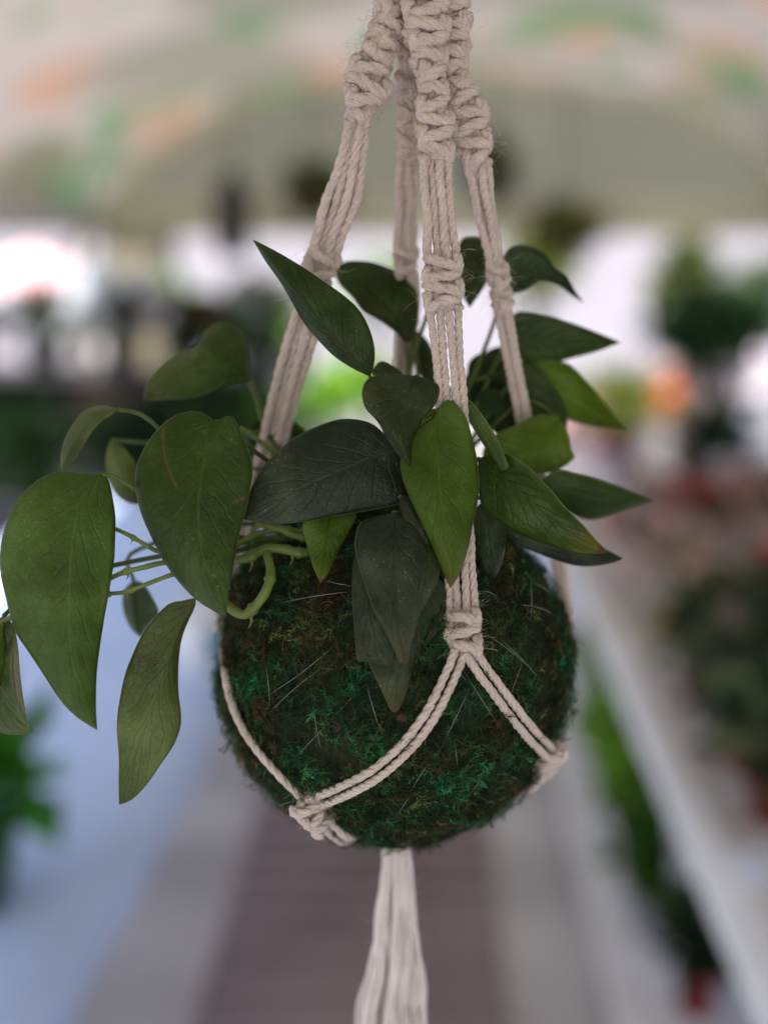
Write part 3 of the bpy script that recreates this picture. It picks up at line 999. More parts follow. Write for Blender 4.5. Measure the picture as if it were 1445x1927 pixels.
rise = rng.uniform(0.0, 1.5, clump_n) ** 2


def ribbons(p0, tang, nrm, ln, lift, curl, wd, K=4):
    """n thin curved blades starting at p0"""
    n = len(p0)
    bit = np.cross(nrm, tang)
    fv = np.zeros((n, K, 2, 3))
    for k in range(K):
        q = k / (K - 1)
        ang = curl * q
        dirv = tang * np.cos(ang)[:, None] + bit * np.sin(ang)[:, None]
        pt = p0 + dirv * (ln * q)[:, None] + nrm * (ln * lift * (q - 0.5 * q * q) * 1.3)[:, None]
        sd_ = np.cross(dirv, nrm) + nrm * 0.4
        w_ = (wd * (1.0 - 0.8 * q))[:, None]
        fv[:, k, 0] = pt - sd_ * w_
        fv[:, k, 1] = pt + sd_ * w_
    return fv


def nrmz(a):
    return a / np.linalg.norm(a, axis=1, keepdims=True)


# loose curled fibres
NF = 46000
ci = rng.integers(clump_n, size=NF)
d0 = nrmz(cd[ci] + rng.normal(size=(NF, 3)) * 0.030)
tang = rng.normal(size=(NF, 3))
tang = nrmz(tang - d0 * np.sum(tang * d0, axis=1, keepdims=True))
rad0 = np.array([ball_r(d) for d in d0])
A1 = ribbons(d0 * (rad0 - 0.0005 + 0.0015 * rise[ci])[:, None], tang, d0, rng.uniform(0.004, 0.012, NF), rng.uniform(0.02, 0.6, NF), rng.normal(size=NF) * 1.7, rng.uniform(0.0001, 0.0002, NF))
C1 = pal[cidx[ci]] * np.clip(np.exp(rng.normal(0, 0.5, NF)), 0.3, 2.6)[:, None]
C1[rng.random(NF) < 0.045] = (0.10, 0.085, 0.035)
# feathery fronds: a bent stem with little side blades
NS, NB = 11000, 11
ci = rng.integers(clump_n, size=NS)
d0 = nrmz(cd[ci] + rng.normal(size=(NS, 3)) * 0.035)
tang = rng.normal(size=(NS, 3)) + np.array([0, 0, -0.5])
tang = nrmz(tang - d0 * np.sum(tang * d0, axis=1, keepdims=True))
rad0 = np.array([ball_r(d) for d in d0]) + 0.0018 * rise[ci]
ln = rng.uniform(0.0028, 0.0085, NS)
lf = rng.uniform(0.05, 0.55, NS)
lf[rng.random(NS) < 0.10] *= 2.4
cu = rng.normal(size=NS) * 1.2
bit = np.cross(d0, tang)
P0 = d0 * rad0[:, None]
A2 = ribbons(P0, tang, d0, ln, lf, cu, np.full(NS, 0.00016))
Cf = pal[cidx[ci]] * np.clip(np.exp(rng.normal(0.15, 0.7, NS)), 0.22, 3.6)[:, None]
blades, bcol = [], []
for k in range(NB):
    q = 0.12 + 0.86 * k / NB
    ang = cu * q
    dirv = tang * np.cos(ang)[:, None] + bit * np.sin(ang)[:, None]
    pt = P0 + dirv * (ln * q)[:, None] + d0 * (ln * lf * (q - 0.5 * q * q) * 1.3)[:, None]
    sgn = 1 if k % 2 else -1
    bd = nrmz(dirv * 0.75 + np.cross(d0, dirv) * sgn * 0.8 + rng.normal(size=(NS, 3)) * 0.55)
    blades.append(ribbons(pt, bd, d0, ln * 0.34 * (1.15 - q) + 0.0006, rng.uniform(-0.1, 0.5, NS), rng.normal(size=NS) * 0.6, np.full(NS, 0.00021)))
    bcol.append(Cf * rng.uniform(0.75, 1.25, NS)[:, None])
ALL = np.concatenate([A1, A2] + blades)
ALLC = np.concatenate([C1, Cf * 0.7] + bcol)
NF, K = len(ALL), 4
tuft = ALL.reshape(-1, 3)
base_i = np.arange(NF) * K * 2
quads = np.vstack([np.stack([base_i + k * 2, base_i + k * 2 + 1, base_i + k * 2 + 3, base_i + k * 2 + 2], 1) for k in range(K - 1)])
fc = ALLC
fme = bpy.data.meshes.new('moss_fibres')
fme.vertices.add(len(tuft))
fme.vertices.foreach_set('co', tuft.ravel())
fme.loops.add(len(quads) * 4)
fme.loops.foreach_set('vertex_index', quads.ravel().astype(np.int32))
fme.polygons.add(len(quads))
fme.polygons.foreach_set('loop_start', np.arange(len(quads), dtype=np.int32) * 4)
fme.polygons.foreach_set('use_smooth', np.ones(len(quads), dtype=bool))
fcol = np.ones((NF, K * 2, 4))
fcol[:, :, :3] = fc[:, None, :]
ca = fme.color_attributes.new('tint', 'FLOAT_COLOR', 'POINT')
ca.data.foreach_set('color', fcol.ravel())
fme.update(calc_edges=True)
fme.validate()
fme.materials.append(M_FIBRE)
fo = bpy.data.objects.new('moss_fibres', fme)
COL.objects.link(fo)
fo.parent = ball
fo['kind'] = 'stuff'


def ball_hit(px, py, lift_=0.0):
    """point of the ball's front seen at a photo pixel"""
    o = CL
    r = unit(CR @ np.array([(px - CX) / FPX, -(py - CY) / FPX, -1.0]))
    oc = o - BC
    rad = BR + lift_
    bq = np.dot(oc, r)
    disc = bq * bq - (np.dot(oc, oc) - rad * rad)
    if disc < 0:
        p = o + r * (-bq)
        return BC + unit(p - BC) * rad
    return o + r * (-bq - math.sqrt(disc))


# nylon binding thread: short visible runs over the moss
Z5 = (380, 1000, 1445 / 740)
runs = [((240, 275), (540, 222)), ((250, 665), (430, 508)), ((230, 610), (480, 425)), ((340, 835), (570, 590)), ((405, 600), (440, 810)),
        ((605, 560), (660, 740)), ((760, 970), (840, 845)), ((1000, 225), (1090, 245)), ((1095, 395), (1245, 550)), ((1030, 370), (1190, 490)),
        ((960, 510), (1120, 760)), ((1200, 180), (1300, 235)), ((975, 975), (1030, 880)), ((1205, 150), (1205, 330)), ((1170, 270), (1300, 310)),
        ((720, 1040), (770, 960)), ((880, 790), (990, 560)), ((450, 180), (560, 200)), ((230, 470), (250, 640)), ((930, 780), (940, 870)), ((1080, 740), (1180, 470))]
for (a0, a1) in runs:
    q = [ball_hit(Z5[0] + (a0[0] + (a1[0] - a0[0]) * t) / Z5[2], Z5[1] + (a0[1] + (a1[1] - a0[1]) * t) / Z5[2], 0.0006 + 0.0036 * math.sin(math.pi * t)) for t in np.linspace(0, 1, 9)]
    bow = unit(np.cross(q[-1] - q[0], BACK)) * rng.normal() * 0.0007
    q = [p_ + bow * math.sin(math.pi * i_ / 8) for i_, p_ in enumerate(q)]
    b = MB()
    b.tube(np.array(q), 0.00013, 6)
    b.build('thread', M_THREAD, ball)
# a small bark crumb caught in the moss
b = MB()
c0 = ball_hit(754, 1348, 0.003)
th = np.linspace(0, math.pi, 7)
b.lathe([(0.0001 + 0.0026 * math.sin(t_), -0.0022 * math.cos(t_)) for t_ in th], c0, 9)
b.v[0] += rng.normal(size=b.v[0].shape) * 0.0003
b.build('bark_crumb', mat('bark', (0.06, 0.035, 0.025), 0.9, 0.1), ball)

# ------------------------------------------------------------------ leaves
FR = {'z0': (0, 0, 1.0), 'z2': (440, 420, 1445 / 800), 'z3': (0, 560, 1445 / 560), 'z4': (0, 1000, 1445 / 560), 'z5': Z5}
CROWN = lambda: (742 + random.uniform(-70, 70), 965 + random.uniform(-10, 25), -90 + random.uniform(-60, 60))
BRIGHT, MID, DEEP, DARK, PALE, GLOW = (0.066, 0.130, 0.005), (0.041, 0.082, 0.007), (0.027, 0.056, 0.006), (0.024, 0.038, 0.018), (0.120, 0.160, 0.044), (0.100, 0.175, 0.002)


def leaf(frame, left, mid, right, dz, dl=25, dr=25, col=MID, petiole='auto', tip=0.0, scar=0.0, und=1.0, prad=0.0011, label=None):
    """left edge, midrib and right edge seen from the camera, base to tip; dz = depth of the midrib; dl / dr = how far each edge bends away"""
    fx, fy, fs = FR[frame]
    cv_ = lambda L: np.array([(fx + x / fs, fy + y / fs) for x, y in L])
    mp = cv_(mid)
    nt, nu = 34, 8
    M2 = resample(mp, nt)
    E = []
    for L in (left, right):
        q = np.vstack([mp[:1], cv_(L), mp[-1:]])
        E.append(resample(q, nt))
    t = np.linspace(0, 1, nt)
    zc = np.interp(t, np.linspace(0, 1, len(dz)), dz)
    zc = np.convolve(np.pad(zc, 4, mode='edge'), np.ones(9) / 9, 'valid')
    seed = random.uniform(0, 50)
    verts, uvs = [], []
    for i in range(nt):
        env = math.sin(math.pi * min(1, t[i] * 1.02)) ** 0.6 if 0 < t[i] < 1 else 0
        for k in range(-nu, nu + 1):
            a = abs(k) / nu
            e = E[0] if k < 0 else E[1]
            e = e + (e - M2) * 0.022 * env * noise.noise(Vector((t[i] * 9 + seed, 3.3 if k < 0 else 7.7, seed)))
            dd = dl if k < 0 else dr
            xy = M2[i] * (1 - a) + e[i] * a
            z = zc[i] + dd * env * a ** 1.5
            z += und * env * (8.0 * noise.noise(Vector((t[i] * 3.2 + seed, (k / nu) * 1.4, seed))) * (0.3 + a) + 1.7 * math.sin((t[i] * 8 - 5.0 * (a * 0.5) ** 0.75 + (0.37 if k > 0 else 0)) * 2 * math.pi + math.pi) * min(1, a * 3) * (1 - a * a))
            z += und * 2.2 * (1 - min(1, a * 7)) * env
            verts.append(V(xy[0], xy[1], z))
            uvs.append((0.5 + 0.5 * k / nu, t[i]))
    w = 2 * nu + 1
    faces = [(i * w + k, i * w + k + 1, (i + 1) * w + k + 1, (i + 1) * w + k) for i in range(nt - 1) for k in range(w - 1)]
    b = MB()
    b.add(verts, faces)
    o = b.build('leaf', M_LEAF, plant)
    uvl = o.data.uv_layers.new(name='UVMap')
    for lp in o.data.loops:
        uvl.data[lp.index].uv = uvs[lp.vertex_index]
    so_ = o.modifiers.new('thickness', 'SOLIDIFY')
    so_.thickness = 0.00045
    so_.offset = 0
    o.color = (*col, 1)
    o['tip_wear'] = float(tip)
    o['scar'] = float(scar)
    if label:
        o['label'] = label
    base = (mp[0][0], mp[0][1], dz[0])
    if petiole is None:
        return o
    if petiole == 'auto':
        c = CROWN()
        m1 = (base[0] * 0.6 + c[0] * 0.4, min(base[1], c[1]) * 0.55 + 0.45 * (base[1] * 0.6 + c[1] * 0.4), base[2] * 0.62 + c[2] * 0.38 + 25)
        pts = [base, m1, c]
    else:
        pts = [base] + list(petiole)
    # the stalk runs on a little under the leaf as its midrib
    pp = resample([V(*q) for q in pts], 26)
    b = MB()
    b.tube(pp, np.linspace(prad * 0.85, prad * 1.25, 26), 8)
    b.build('petiole', M_PETIOLE, o)
    return o


# A upper left, pointed and sharp
leaf('z2', [(440, 510), (400, 490), (340, 450), (290, 400), (240, 340), (200, 270), (160, 200), (110, 130)], [(462, 520), (420, 470), (330, 370), (200, 210), (68, 58)],
     [(474, 490), (478, 430), (460, 360), (420, 290), (350, 230), (250, 160), (150, 100)], [-240, -265, -270, -255], 30, 20, DEEP, petiole=[(718, 760, -215), (735, 900, -120), (742, 965, -90)])
# B behind, rounded
leaf('z2', [(550, 370), (500, 335), (440, 300), (400, 250), (362, 212), (345, 172)], [(587, 412), (540, 310), (450, 210), (348, 158)],
     [(605, 385), (622, 340), (627, 285), (612, 220), (560, 168), (480, 135), (400, 128), (362, 140)], [-50, -70, -60, -20], 10, 30, (0.030, 0.058, 0.004), petiole=[(766, 720, -40), (748, 960, -80)], prad=0.0014)
# C, D behind the cords on the right
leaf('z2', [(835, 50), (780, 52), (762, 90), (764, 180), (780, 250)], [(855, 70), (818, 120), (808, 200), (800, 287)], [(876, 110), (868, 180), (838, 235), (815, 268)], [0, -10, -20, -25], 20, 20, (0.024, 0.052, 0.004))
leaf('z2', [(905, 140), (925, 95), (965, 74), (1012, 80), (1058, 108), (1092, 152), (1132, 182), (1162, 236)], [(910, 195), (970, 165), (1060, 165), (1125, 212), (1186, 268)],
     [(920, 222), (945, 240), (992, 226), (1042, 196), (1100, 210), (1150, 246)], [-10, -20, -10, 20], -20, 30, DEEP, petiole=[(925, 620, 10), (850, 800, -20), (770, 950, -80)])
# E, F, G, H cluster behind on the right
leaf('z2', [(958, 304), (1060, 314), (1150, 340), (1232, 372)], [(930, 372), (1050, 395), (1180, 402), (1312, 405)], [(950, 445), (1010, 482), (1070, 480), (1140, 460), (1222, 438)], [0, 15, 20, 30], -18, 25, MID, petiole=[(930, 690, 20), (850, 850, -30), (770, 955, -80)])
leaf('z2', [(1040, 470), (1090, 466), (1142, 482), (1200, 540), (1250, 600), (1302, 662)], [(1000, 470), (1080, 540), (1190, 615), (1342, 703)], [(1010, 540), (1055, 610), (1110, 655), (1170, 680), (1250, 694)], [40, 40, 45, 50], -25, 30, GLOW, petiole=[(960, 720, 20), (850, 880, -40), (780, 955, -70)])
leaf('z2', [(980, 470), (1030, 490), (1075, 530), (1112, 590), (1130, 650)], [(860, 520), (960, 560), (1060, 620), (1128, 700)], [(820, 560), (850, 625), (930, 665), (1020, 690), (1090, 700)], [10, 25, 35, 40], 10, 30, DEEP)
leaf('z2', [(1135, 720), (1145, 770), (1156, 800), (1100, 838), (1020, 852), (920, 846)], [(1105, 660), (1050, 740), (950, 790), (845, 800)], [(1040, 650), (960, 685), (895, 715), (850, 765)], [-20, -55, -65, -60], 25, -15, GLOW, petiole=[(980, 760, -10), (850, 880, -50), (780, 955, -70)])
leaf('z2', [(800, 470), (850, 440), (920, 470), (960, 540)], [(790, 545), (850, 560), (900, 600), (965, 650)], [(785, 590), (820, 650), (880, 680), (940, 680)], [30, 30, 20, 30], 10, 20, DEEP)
# I right, J front right with the dry tip, K below it
leaf('z2', [(1100, 838), (1160, 850), (1240, 870), (1340, 908)], [(1045, 870), (1150, 905), (1280, 935), (1426, 943)], [(1065, 920), (1120, 970), (1190, 1006), (1252, 1000), (1335, 970)], [-80, -65, -50, -30], -15, 30, MID)
leaf('z2', [(890, 778), (940, 788), (1002, 830), (1062, 890), (1122, 960), (1182, 1022), (1232, 1080)], [(832, 800), (930, 880), (1040, 970), (1150, 1055), (1270, 1120)],
     [(828, 860), (834, 920), (850, 975), (910, 1026), (985, 1062), (1080, 1095), (1180, 1121)], [-235, -270, -290, -300], -22, 32, MID, tip=0.75, petiole=[(880, 880, -190), (800, 950, -110)])
leaf('z2', [(960, 1020), (1040, 1030), (1150, 1070), (1260, 1108)], [(900, 1040), (1020, 1080), (1160, 1115), (1320, 1140)], [(935, 1075), (1010, 1112), (1090, 1142), (1180, 1166), (1275, 1156)], [-190, -190, -170, -150], -15, 25, DARK)
# L front centre
leaf('z2', [(672, 668), (640, 690), (598, 742), (566, 812), (575, 868), (600, 935), (640, 1022), (672, 1092), (702, 1162)], [(696, 632), (690, 740), (698, 890), (714, 1040), (736, 1239)],
     [(715, 604), (745, 606), (778, 642), (802, 702), (822, 782), (832, 862), (828, 942), (812, 1020), (796, 1100), (772, 1178)], [-285, -325, -345, -345], 28, 34, BRIGHT, tip=0.35, petiole=[(812, 800, -250), (775, 880, -170), (755, 960, -100)])
# M small dark one above, N the large dark one
leaf('z2', [(560, 514), (515, 514), (455, 530), (436, 572), (448, 628), (490, 675), (522, 732), (560, 788)], [(618, 520), (585, 600), (572, 700), (600, 826)], [(660, 532), (696, 556), (690, 605), (642, 668), (608, 742)], [-275, -315, -335, -335], 25, 30, (0.029, 0.047, 0.010), petiole=[(800, 735, -235), (770, 860, -160), (750, 955, -90)])
leaf('z2', [(576, 850), (592, 938), (500, 968), (380, 990), (250, 1012), (120, 1022)], [(552, 768), (430, 812), (300, 868), (170, 930), (32, 1006)], [(515, 722), (470, 682), (410, 667), (340, 672), (260, 700), (180, 750), (100, 830), (56, 912)],
     [-265, -290, -300, -295], 22, 30, DARK, petiole=[(755, 880, -220), (750, 960, -110)])
# O and L1, the two broad leaves on the left
leaf('z3', [(1010, 572), (950, 552), (890, 560), (820, 590), (758, 652), (692, 750), (658, 832), (662, 950), (702, 1082), (780, 1250), (862, 1370), (950, 1462), (1040, 1522)],
     [(1045, 602), (1000, 690), (985, 830), (965, 1000), (975, 1200), (1020, 1380), (1101, 1552)],
     [(1080, 590), (1125, 572), (1162, 632), (1200, 722), (1226, 830), (1212, 950), (1182, 1080), (1152, 1200), (1126, 1350), (1106, 1470)],
     [-280, -320, -340, -345], 45, 25, MID, scar=1.0, petiole=[(430, 800, -250), (480, 850, -200), (560, 900, -140), (700, 970, -90)])
leaf('z3', [(430, 858), (340, 848), (270, 850), (180, 890), (90, 985), (30, 1110), (3, 1220), (8, 1350), (40, 1500), (75, 1620), (120, 1690), (215, 1830), (300, 1960), (380, 2040)],
     [(490, 856), (402, 962), (362, 1120), (345, 1300), (338, 1500), (350, 1750), (400, 1950), (472, 2098)],
     [(525, 880), (550, 980), (562, 1080), (556, 1250), (535, 1400), (508, 1550), (485, 1700), (468, 1850), (466, 2000)],
     [-295, -330, -345, -350], 40, 40, (0.068, 0.128, 0.014), petiole=[(222, 900, -285), (262, 925, -270), (330, 970, -240), (440, 1010, -180), (600, 1010, -110)])
# P narrow arched leaf, Q folded leaf above, R pale one behind, U small one behind
leaf('z3', [(520, 528), (470, 530), (402, 560), (342, 640), (302, 740)], [(575, 545), (480, 570), (400, 660), (345, 755), (300, 850)], [(540, 572), (495, 600), (442, 662), (392, 742), (352, 800)], [-200, -190, -185, -180], 40, -10, (0.11, 0.15, 0.05),
     petiole=[(262, 778, -200), (298, 805, -200), (330, 850, -190), (480, 940, -140), (680, 980, -90)])
leaf('z3', [(1160, 410), (1090, 430), (1000, 470), (900, 490), (800, 496)], [(1214, 406), (1080, 350), (930, 350), (800, 420), (698, 502)], [(1205, 290), (1190, 190), (1130, 128), (1060, 118), (990, 170), (955, 235), (862, 270), (770, 340), (716, 420)],
     [-40, -60, -60, -20], -10, 60, (0.044, 0.080, 0.005), petiole=[(486, 755, -40), (500, 800, -50), (560, 900, -70), (690, 975, -80)], prad=0.0016)
leaf('z3', [(600, 730), (655, 800), (680, 900), (690, 985)], [(540, 690), (590, 800), (630, 900), (668, 1005)], [(518, 770), (524, 860), (560, 950), (620, 996)], [-20, -20, -10, 0], 15, 15, PALE)
leaf('z4', [(700, 258), (745, 330), (772, 400), (740, 435)], [(650, 235), (660, 330), (670, 420), (684, 512)], [(604, 290), (600, 380), (636, 468)], [-40, -30, -20, -10], -25, 30, MID, petiole=[(250, 1040, -50), (420, 990, -80), (640, 985, -90)])
# S pale drooping leaf, T at the left edge
leaf('z4', [(880, 338), (822, 350), (760, 410), (700, 490), (650, 590), (606, 700), (580, 830), (570, 960), (578, 1100), (577, 1220)], [(952, 322), (860, 490), (800, 660), (745, 830), (690, 1000), (640, 1180), (580, 1326)],
     [(945, 370), (918, 425), (882, 520), (866, 640), (866, 780), (879, 920), (852, 1020), (782, 1130), (712, 1230), (642, 1302)], [-240, -265, -285, -295], 10, 30, PALE, und=1.3, petiole=[(385, 1095, -230), (440, 1040, -180), (600, 1000, -110)])
leaf('z4', [(-60, 470), (-110, 600), (-130, 760), (-90, 900), (0, 975), (100, 986)], [(20, 410), (0, 560), (-10, 700), (40, 860), (164, 972)], [(60, 450), (74, 520), (62, 620), (68, 750), (102, 872)], [-270, -280, -285, -290], 25, -20, (0.085, 0.125, 0.04), petiole=[(30, 1140, -250), (150, 1080, -220), (400, 1030, -150), (640, 1000, -100)])
leaf('z4', [(88, 560), (98, 690), (112, 800), (130, 900)], [(74, 480), (66, 600), (74, 740), (105, 860), (150, 960)], [(58, 540), (50, 640), (58, 760), (92, 890)], [-282, -290, -292, -290], 20, -5, (0.34, 0.34, 0.29), petiole=None, label='pale curled leaf edge')
leaf('z4', [(-30, 480), (-60, 560), (-40, 700)], [(20, 440), (-10, 560), (-30, 660), (-20, 800)], [(30, 560), (20, 680), (5, 740)], [-300, -305, -305, -300], 20, 20, BRIGHT, petiole=None)
# V small yellow tipped leaf, W X Y Z hanging fan in front of the ball, AA AB AC
leaf('z2', [(270, 1000), (234, 1022), (246, 1082), (268, 1160)], [(330, 985), (322, 1050), (308, 1140), (295, 1223)], [(385, 985), (415, 996), (390, 1052), (352, 1120), (322, 1188)], [-260, -290, -302, -310], 12, 18, BRIGHT, tip=0.7)
leaf('z5', [(590, -35), (566, 10), (562, 60), (578, 130), (602, 210), (642, 312), (692, 402), (728, 478)], [(705, -70), (710, 50), (708, 170), (716, 310), (745, 488)], [(800, -30), (832, 55), (832, 110), (816, 200), (792, 330), (766, 420), (757, 478)],
     [-300, -345, -372, -378], 12, 22, DARK, tip=0.28, und=1.4)
leaf('z5', [(575, 70), (556, 130), (552, 210), (560, 350), (571, 468), (600, 478)], [(640, 20), (620, 160), (625, 330), (686, 492)], [(700, 60), (720, 200), (715, 330), (706, 430), (696, 470)], [-300, -330, -352, -356], 10, 10, (0.032, 0.047, 0.018))
leaf('z5', [(700, 230), (650, 330), (615, 420), (612, 478), (650, 562), (690, 650)], [(800, 120), (770, 260), (738, 430), (706, 667)], [(860, 160), (898, 225), (880, 290), (850, 345), (800, 445), (762, 560), (727, 648)], [-285, -325, -345, -352], 12, 22, (0.030, 0.045, 0.018), tip=0.25)
leaf('z5', [(790, 100), (780, 180), (780, 250)], [(838, 40), (828, 130), (808, 220), (788, 306)], [(866, 90), (874, 140), (860, 192), (822, 268)], [-310, -335, -345, -350], 10, 12, (0.033, 0.050, 0.017))
leaf('z5', [(850, 230), (835, 300), (820, 380)], [(890, 170), (880, 260), (850, 350), (812, 432)], [(905, 220), (898, 285), (866, 362)], [-270, -300, -315, -325], 10, 12, DARK)
leaf('z2', [(815, 985), (806, 1060), (826, 1140), (852, 1184)], [(860, 930), (866, 1030), (874, 1120), (884, 1202)], [(905, 980), (922, 1062), (916, 1130), (898, 1184)], [-215, -245, -255, -250], 15, 25, (0.020, 0.044, 0.012))
leaf('z2', [(776, 615), (800, 672), (842, 742), (882, 802), (906, 838)], [(778, 590), (820, 665), (868, 740), (922, 838)], [(800, 602), (842, 650), (882, 712), (916, 782), (934, 828)], [-250, -268, -275, -278], 20, -12, (0.085, 0.14, 0.03), petiole=[(860, 800, -225), (800, 930, -130)])
leaf('z2', [(566, 975), (592, 1032), (622, 1090), (645, 1094)], [(565, 930), (600, 990), (635, 1050), (666, 1096)], [(600, 940), (640, 1008), (660, 1060)], [-300, -312, -318, -322], 10, 14, (0.036, 0.055, 0.020))
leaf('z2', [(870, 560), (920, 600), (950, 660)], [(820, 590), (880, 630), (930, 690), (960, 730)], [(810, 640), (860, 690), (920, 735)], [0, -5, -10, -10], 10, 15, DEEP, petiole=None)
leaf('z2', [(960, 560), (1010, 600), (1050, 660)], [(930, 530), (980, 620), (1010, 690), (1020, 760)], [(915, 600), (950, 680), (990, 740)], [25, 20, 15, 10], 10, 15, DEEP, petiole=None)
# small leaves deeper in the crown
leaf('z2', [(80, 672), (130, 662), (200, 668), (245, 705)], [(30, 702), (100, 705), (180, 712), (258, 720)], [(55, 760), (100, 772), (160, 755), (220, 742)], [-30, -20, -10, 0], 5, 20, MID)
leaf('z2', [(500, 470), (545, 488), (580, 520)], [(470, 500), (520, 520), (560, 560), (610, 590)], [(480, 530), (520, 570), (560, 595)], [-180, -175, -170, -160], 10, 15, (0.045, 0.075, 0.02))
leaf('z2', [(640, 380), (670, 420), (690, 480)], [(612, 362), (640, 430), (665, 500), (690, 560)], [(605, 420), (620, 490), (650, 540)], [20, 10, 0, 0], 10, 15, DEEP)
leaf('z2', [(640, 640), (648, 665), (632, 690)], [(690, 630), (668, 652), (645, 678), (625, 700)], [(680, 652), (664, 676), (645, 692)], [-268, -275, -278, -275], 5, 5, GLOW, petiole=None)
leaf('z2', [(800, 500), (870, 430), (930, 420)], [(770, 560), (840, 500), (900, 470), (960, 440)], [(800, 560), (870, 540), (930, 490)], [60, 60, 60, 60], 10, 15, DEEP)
leaf('z2', [(420, 760), (480, 800), (560, 830)], [(380, 800), (460, 850), (560, 890), (640, 900)], [(400, 850), (460, 900), (560, 930)], [-120, -130, -130, -120], 10, 15, DARK)
leaf('z2', [(860, 830), (930, 850), (1000, 900)], [(830, 870), (900, 910), (980, 950), (1060, 980)], [(840, 930), (900, 970), (980, 990)], [-150, -160, -160, -150], 10, 15, DARK)


# ------------------------------------------------------------------ vines over the moss
def vine(frame, pts, r=0.0019):
    fx, fy, fs = FR[frame]
    q = resample([V(fx + x / fs, fy + y / fs, z) for x, y, z in pts], 40)
    b = MB()
    kk = np.arange(40)
    rr = 1 + 0.05 * np.sin(kk * 0.9)
    for c_ in (9 + random.randint(-2, 2), 24 + random.randint(-3, 3)):
        rr = rr + 0.45 * np.exp(-((kk - c_) / 0.8) ** 2)
    b.tube(q, r * rr * np.linspace(0.9, 1.08, 40), 10)
    for c_ in (9, 24):
        b.tube(resample([q[c_], q[c_] + UPV * -r * 1.6 + RIGHT * r * 0.6, q[c_] + UPV * -r * 3.0 + BACK * r], 5), np.array([0.45, 0.4, 0.32, 0.22, 0.08]) * r, 6)
    return b.build('vine', M_STEM, plant)


vine('z3', [(1090, 1275, -215), (1190, 1268, -215), (1290, 1222, -200), (1380, 1222, -200), (1470, 1240, -195), (1600, 1220, -170)], 0.0021)
vine('z3', [(1296, 1240, -205), (1316, 1330, -235), (1295, 1420, -255), (1240, 1500, -250), (1185, 1540, -240), (1110, 1500, -220), (1060, 1440, -200)], 0.0021)
vine('z3', [(1120, 1230, -190), (1200, 1170, -180), (1330, 1130, -170), (1480, 1140, -160), (1600, 1160, -140)], 0.0014)
vine('z3', [(1240, 1100, -170), (1340, 1120, -175), (1480, 1170, -175), (1640, 1180, -150)], 0.0015)
vine('z3', [(520, 1105, -255), (620, 1150, -275), (690, 1190, -285), (790, 1240, -270), (1000, 1270, -240), (1100, 1275, -215)], 0.0010)
vine('z3', [(500, 1380, -250), (600, 1335, -275), (690, 1312, -288), (810, 1286, -275), (1000, 1280, -235), (1120, 1272, -215)], 0.0012)
vine('z3', [(480, 1440, -250), (600, 1432, -275), (680, 1405, -288), (840, 1344, -272), (1000, 1300, -240), (1130, 1274, -215)], 0.0010)
vine('z3', [(0, 1600, -280), (40, 1560, -285), (130, 1530, -300), (300, 1480, -270), (540, 1438, -256)], 0.0013)
vine('z2', [(20, 695, -150), (80, 735, -150), (150, 790, -150), (300, 900, -130), (480, 960, -100)], 0.0013)

# ------------------------------------------------------------------ macrame hanger
hang = thing('macrame_hanger', 'cream cotton macrame hanger with knotted cords holding the moss ball, tassel below', 'plant hanger', V(795, 0, -250))
CRAD = 8.6 * U


def cord_geo(mb, pts, r, pitch=6.5, sides=7):
    """three strand twisted cord along a world-space line"""
    p = np.asarray(pts, float)
    r = r * 0.90
    pitch = pitch * random.uniform(0.85, 1.35)
    L = np.linalg.norm(np.diff(p, axis=0), axis=1).sum()
    n = max(6, int(L / (r * 0.55)))
    p = resample(p, n)
    T, N, B = frames(p)
    s = np.linspace(0, L, n)
    for k in range(3):
        so_ = random.uniform(0, 50)
        a = 2 * math.pi * (k / 3 + s / (pitch * r)) + 0.5 * np.sin(s / (r * 9) + so_ * 0)
        wob_ = 1 + 0.10 * np.sin(s / (r * 4.3) + so_) + 0.06 * np.sin(s / (r * 1.9) + 2 * so_)
        c = p + (N * np.cos(a)[:, None] + B * np.sin(a)[:, None]) * r * 0.42
        mb.tube(c, r * 0.60 * wob_, sides)


def fuzz(mb, pts, r, n):
    p = resample(np.asarray(pts, float), 40)
    for _ in range(n):
        c = p[rng.integers(40)] + unit(rng.normal(size=3)) * r * 0.9
        d = unit(rng.normal(size=3))
        L_ = r * rng.uniform(0.4, 1.1)
        q = resample([c, c + d * L_ * 0.6, c + d * L_ + rng.normal(size=3) * L_ * 0.3], 4)
        mb.tube(q, 0.00004, 3, cap=False)


def cord(pts, r=CRAD, name='cord'):
    b = MB()
    w = [V(*q) for q in pts]
    cord_geo(b, w, r)
    fuzz(b, w, r, 50)
    return b.build(name, M_CORD, hang)


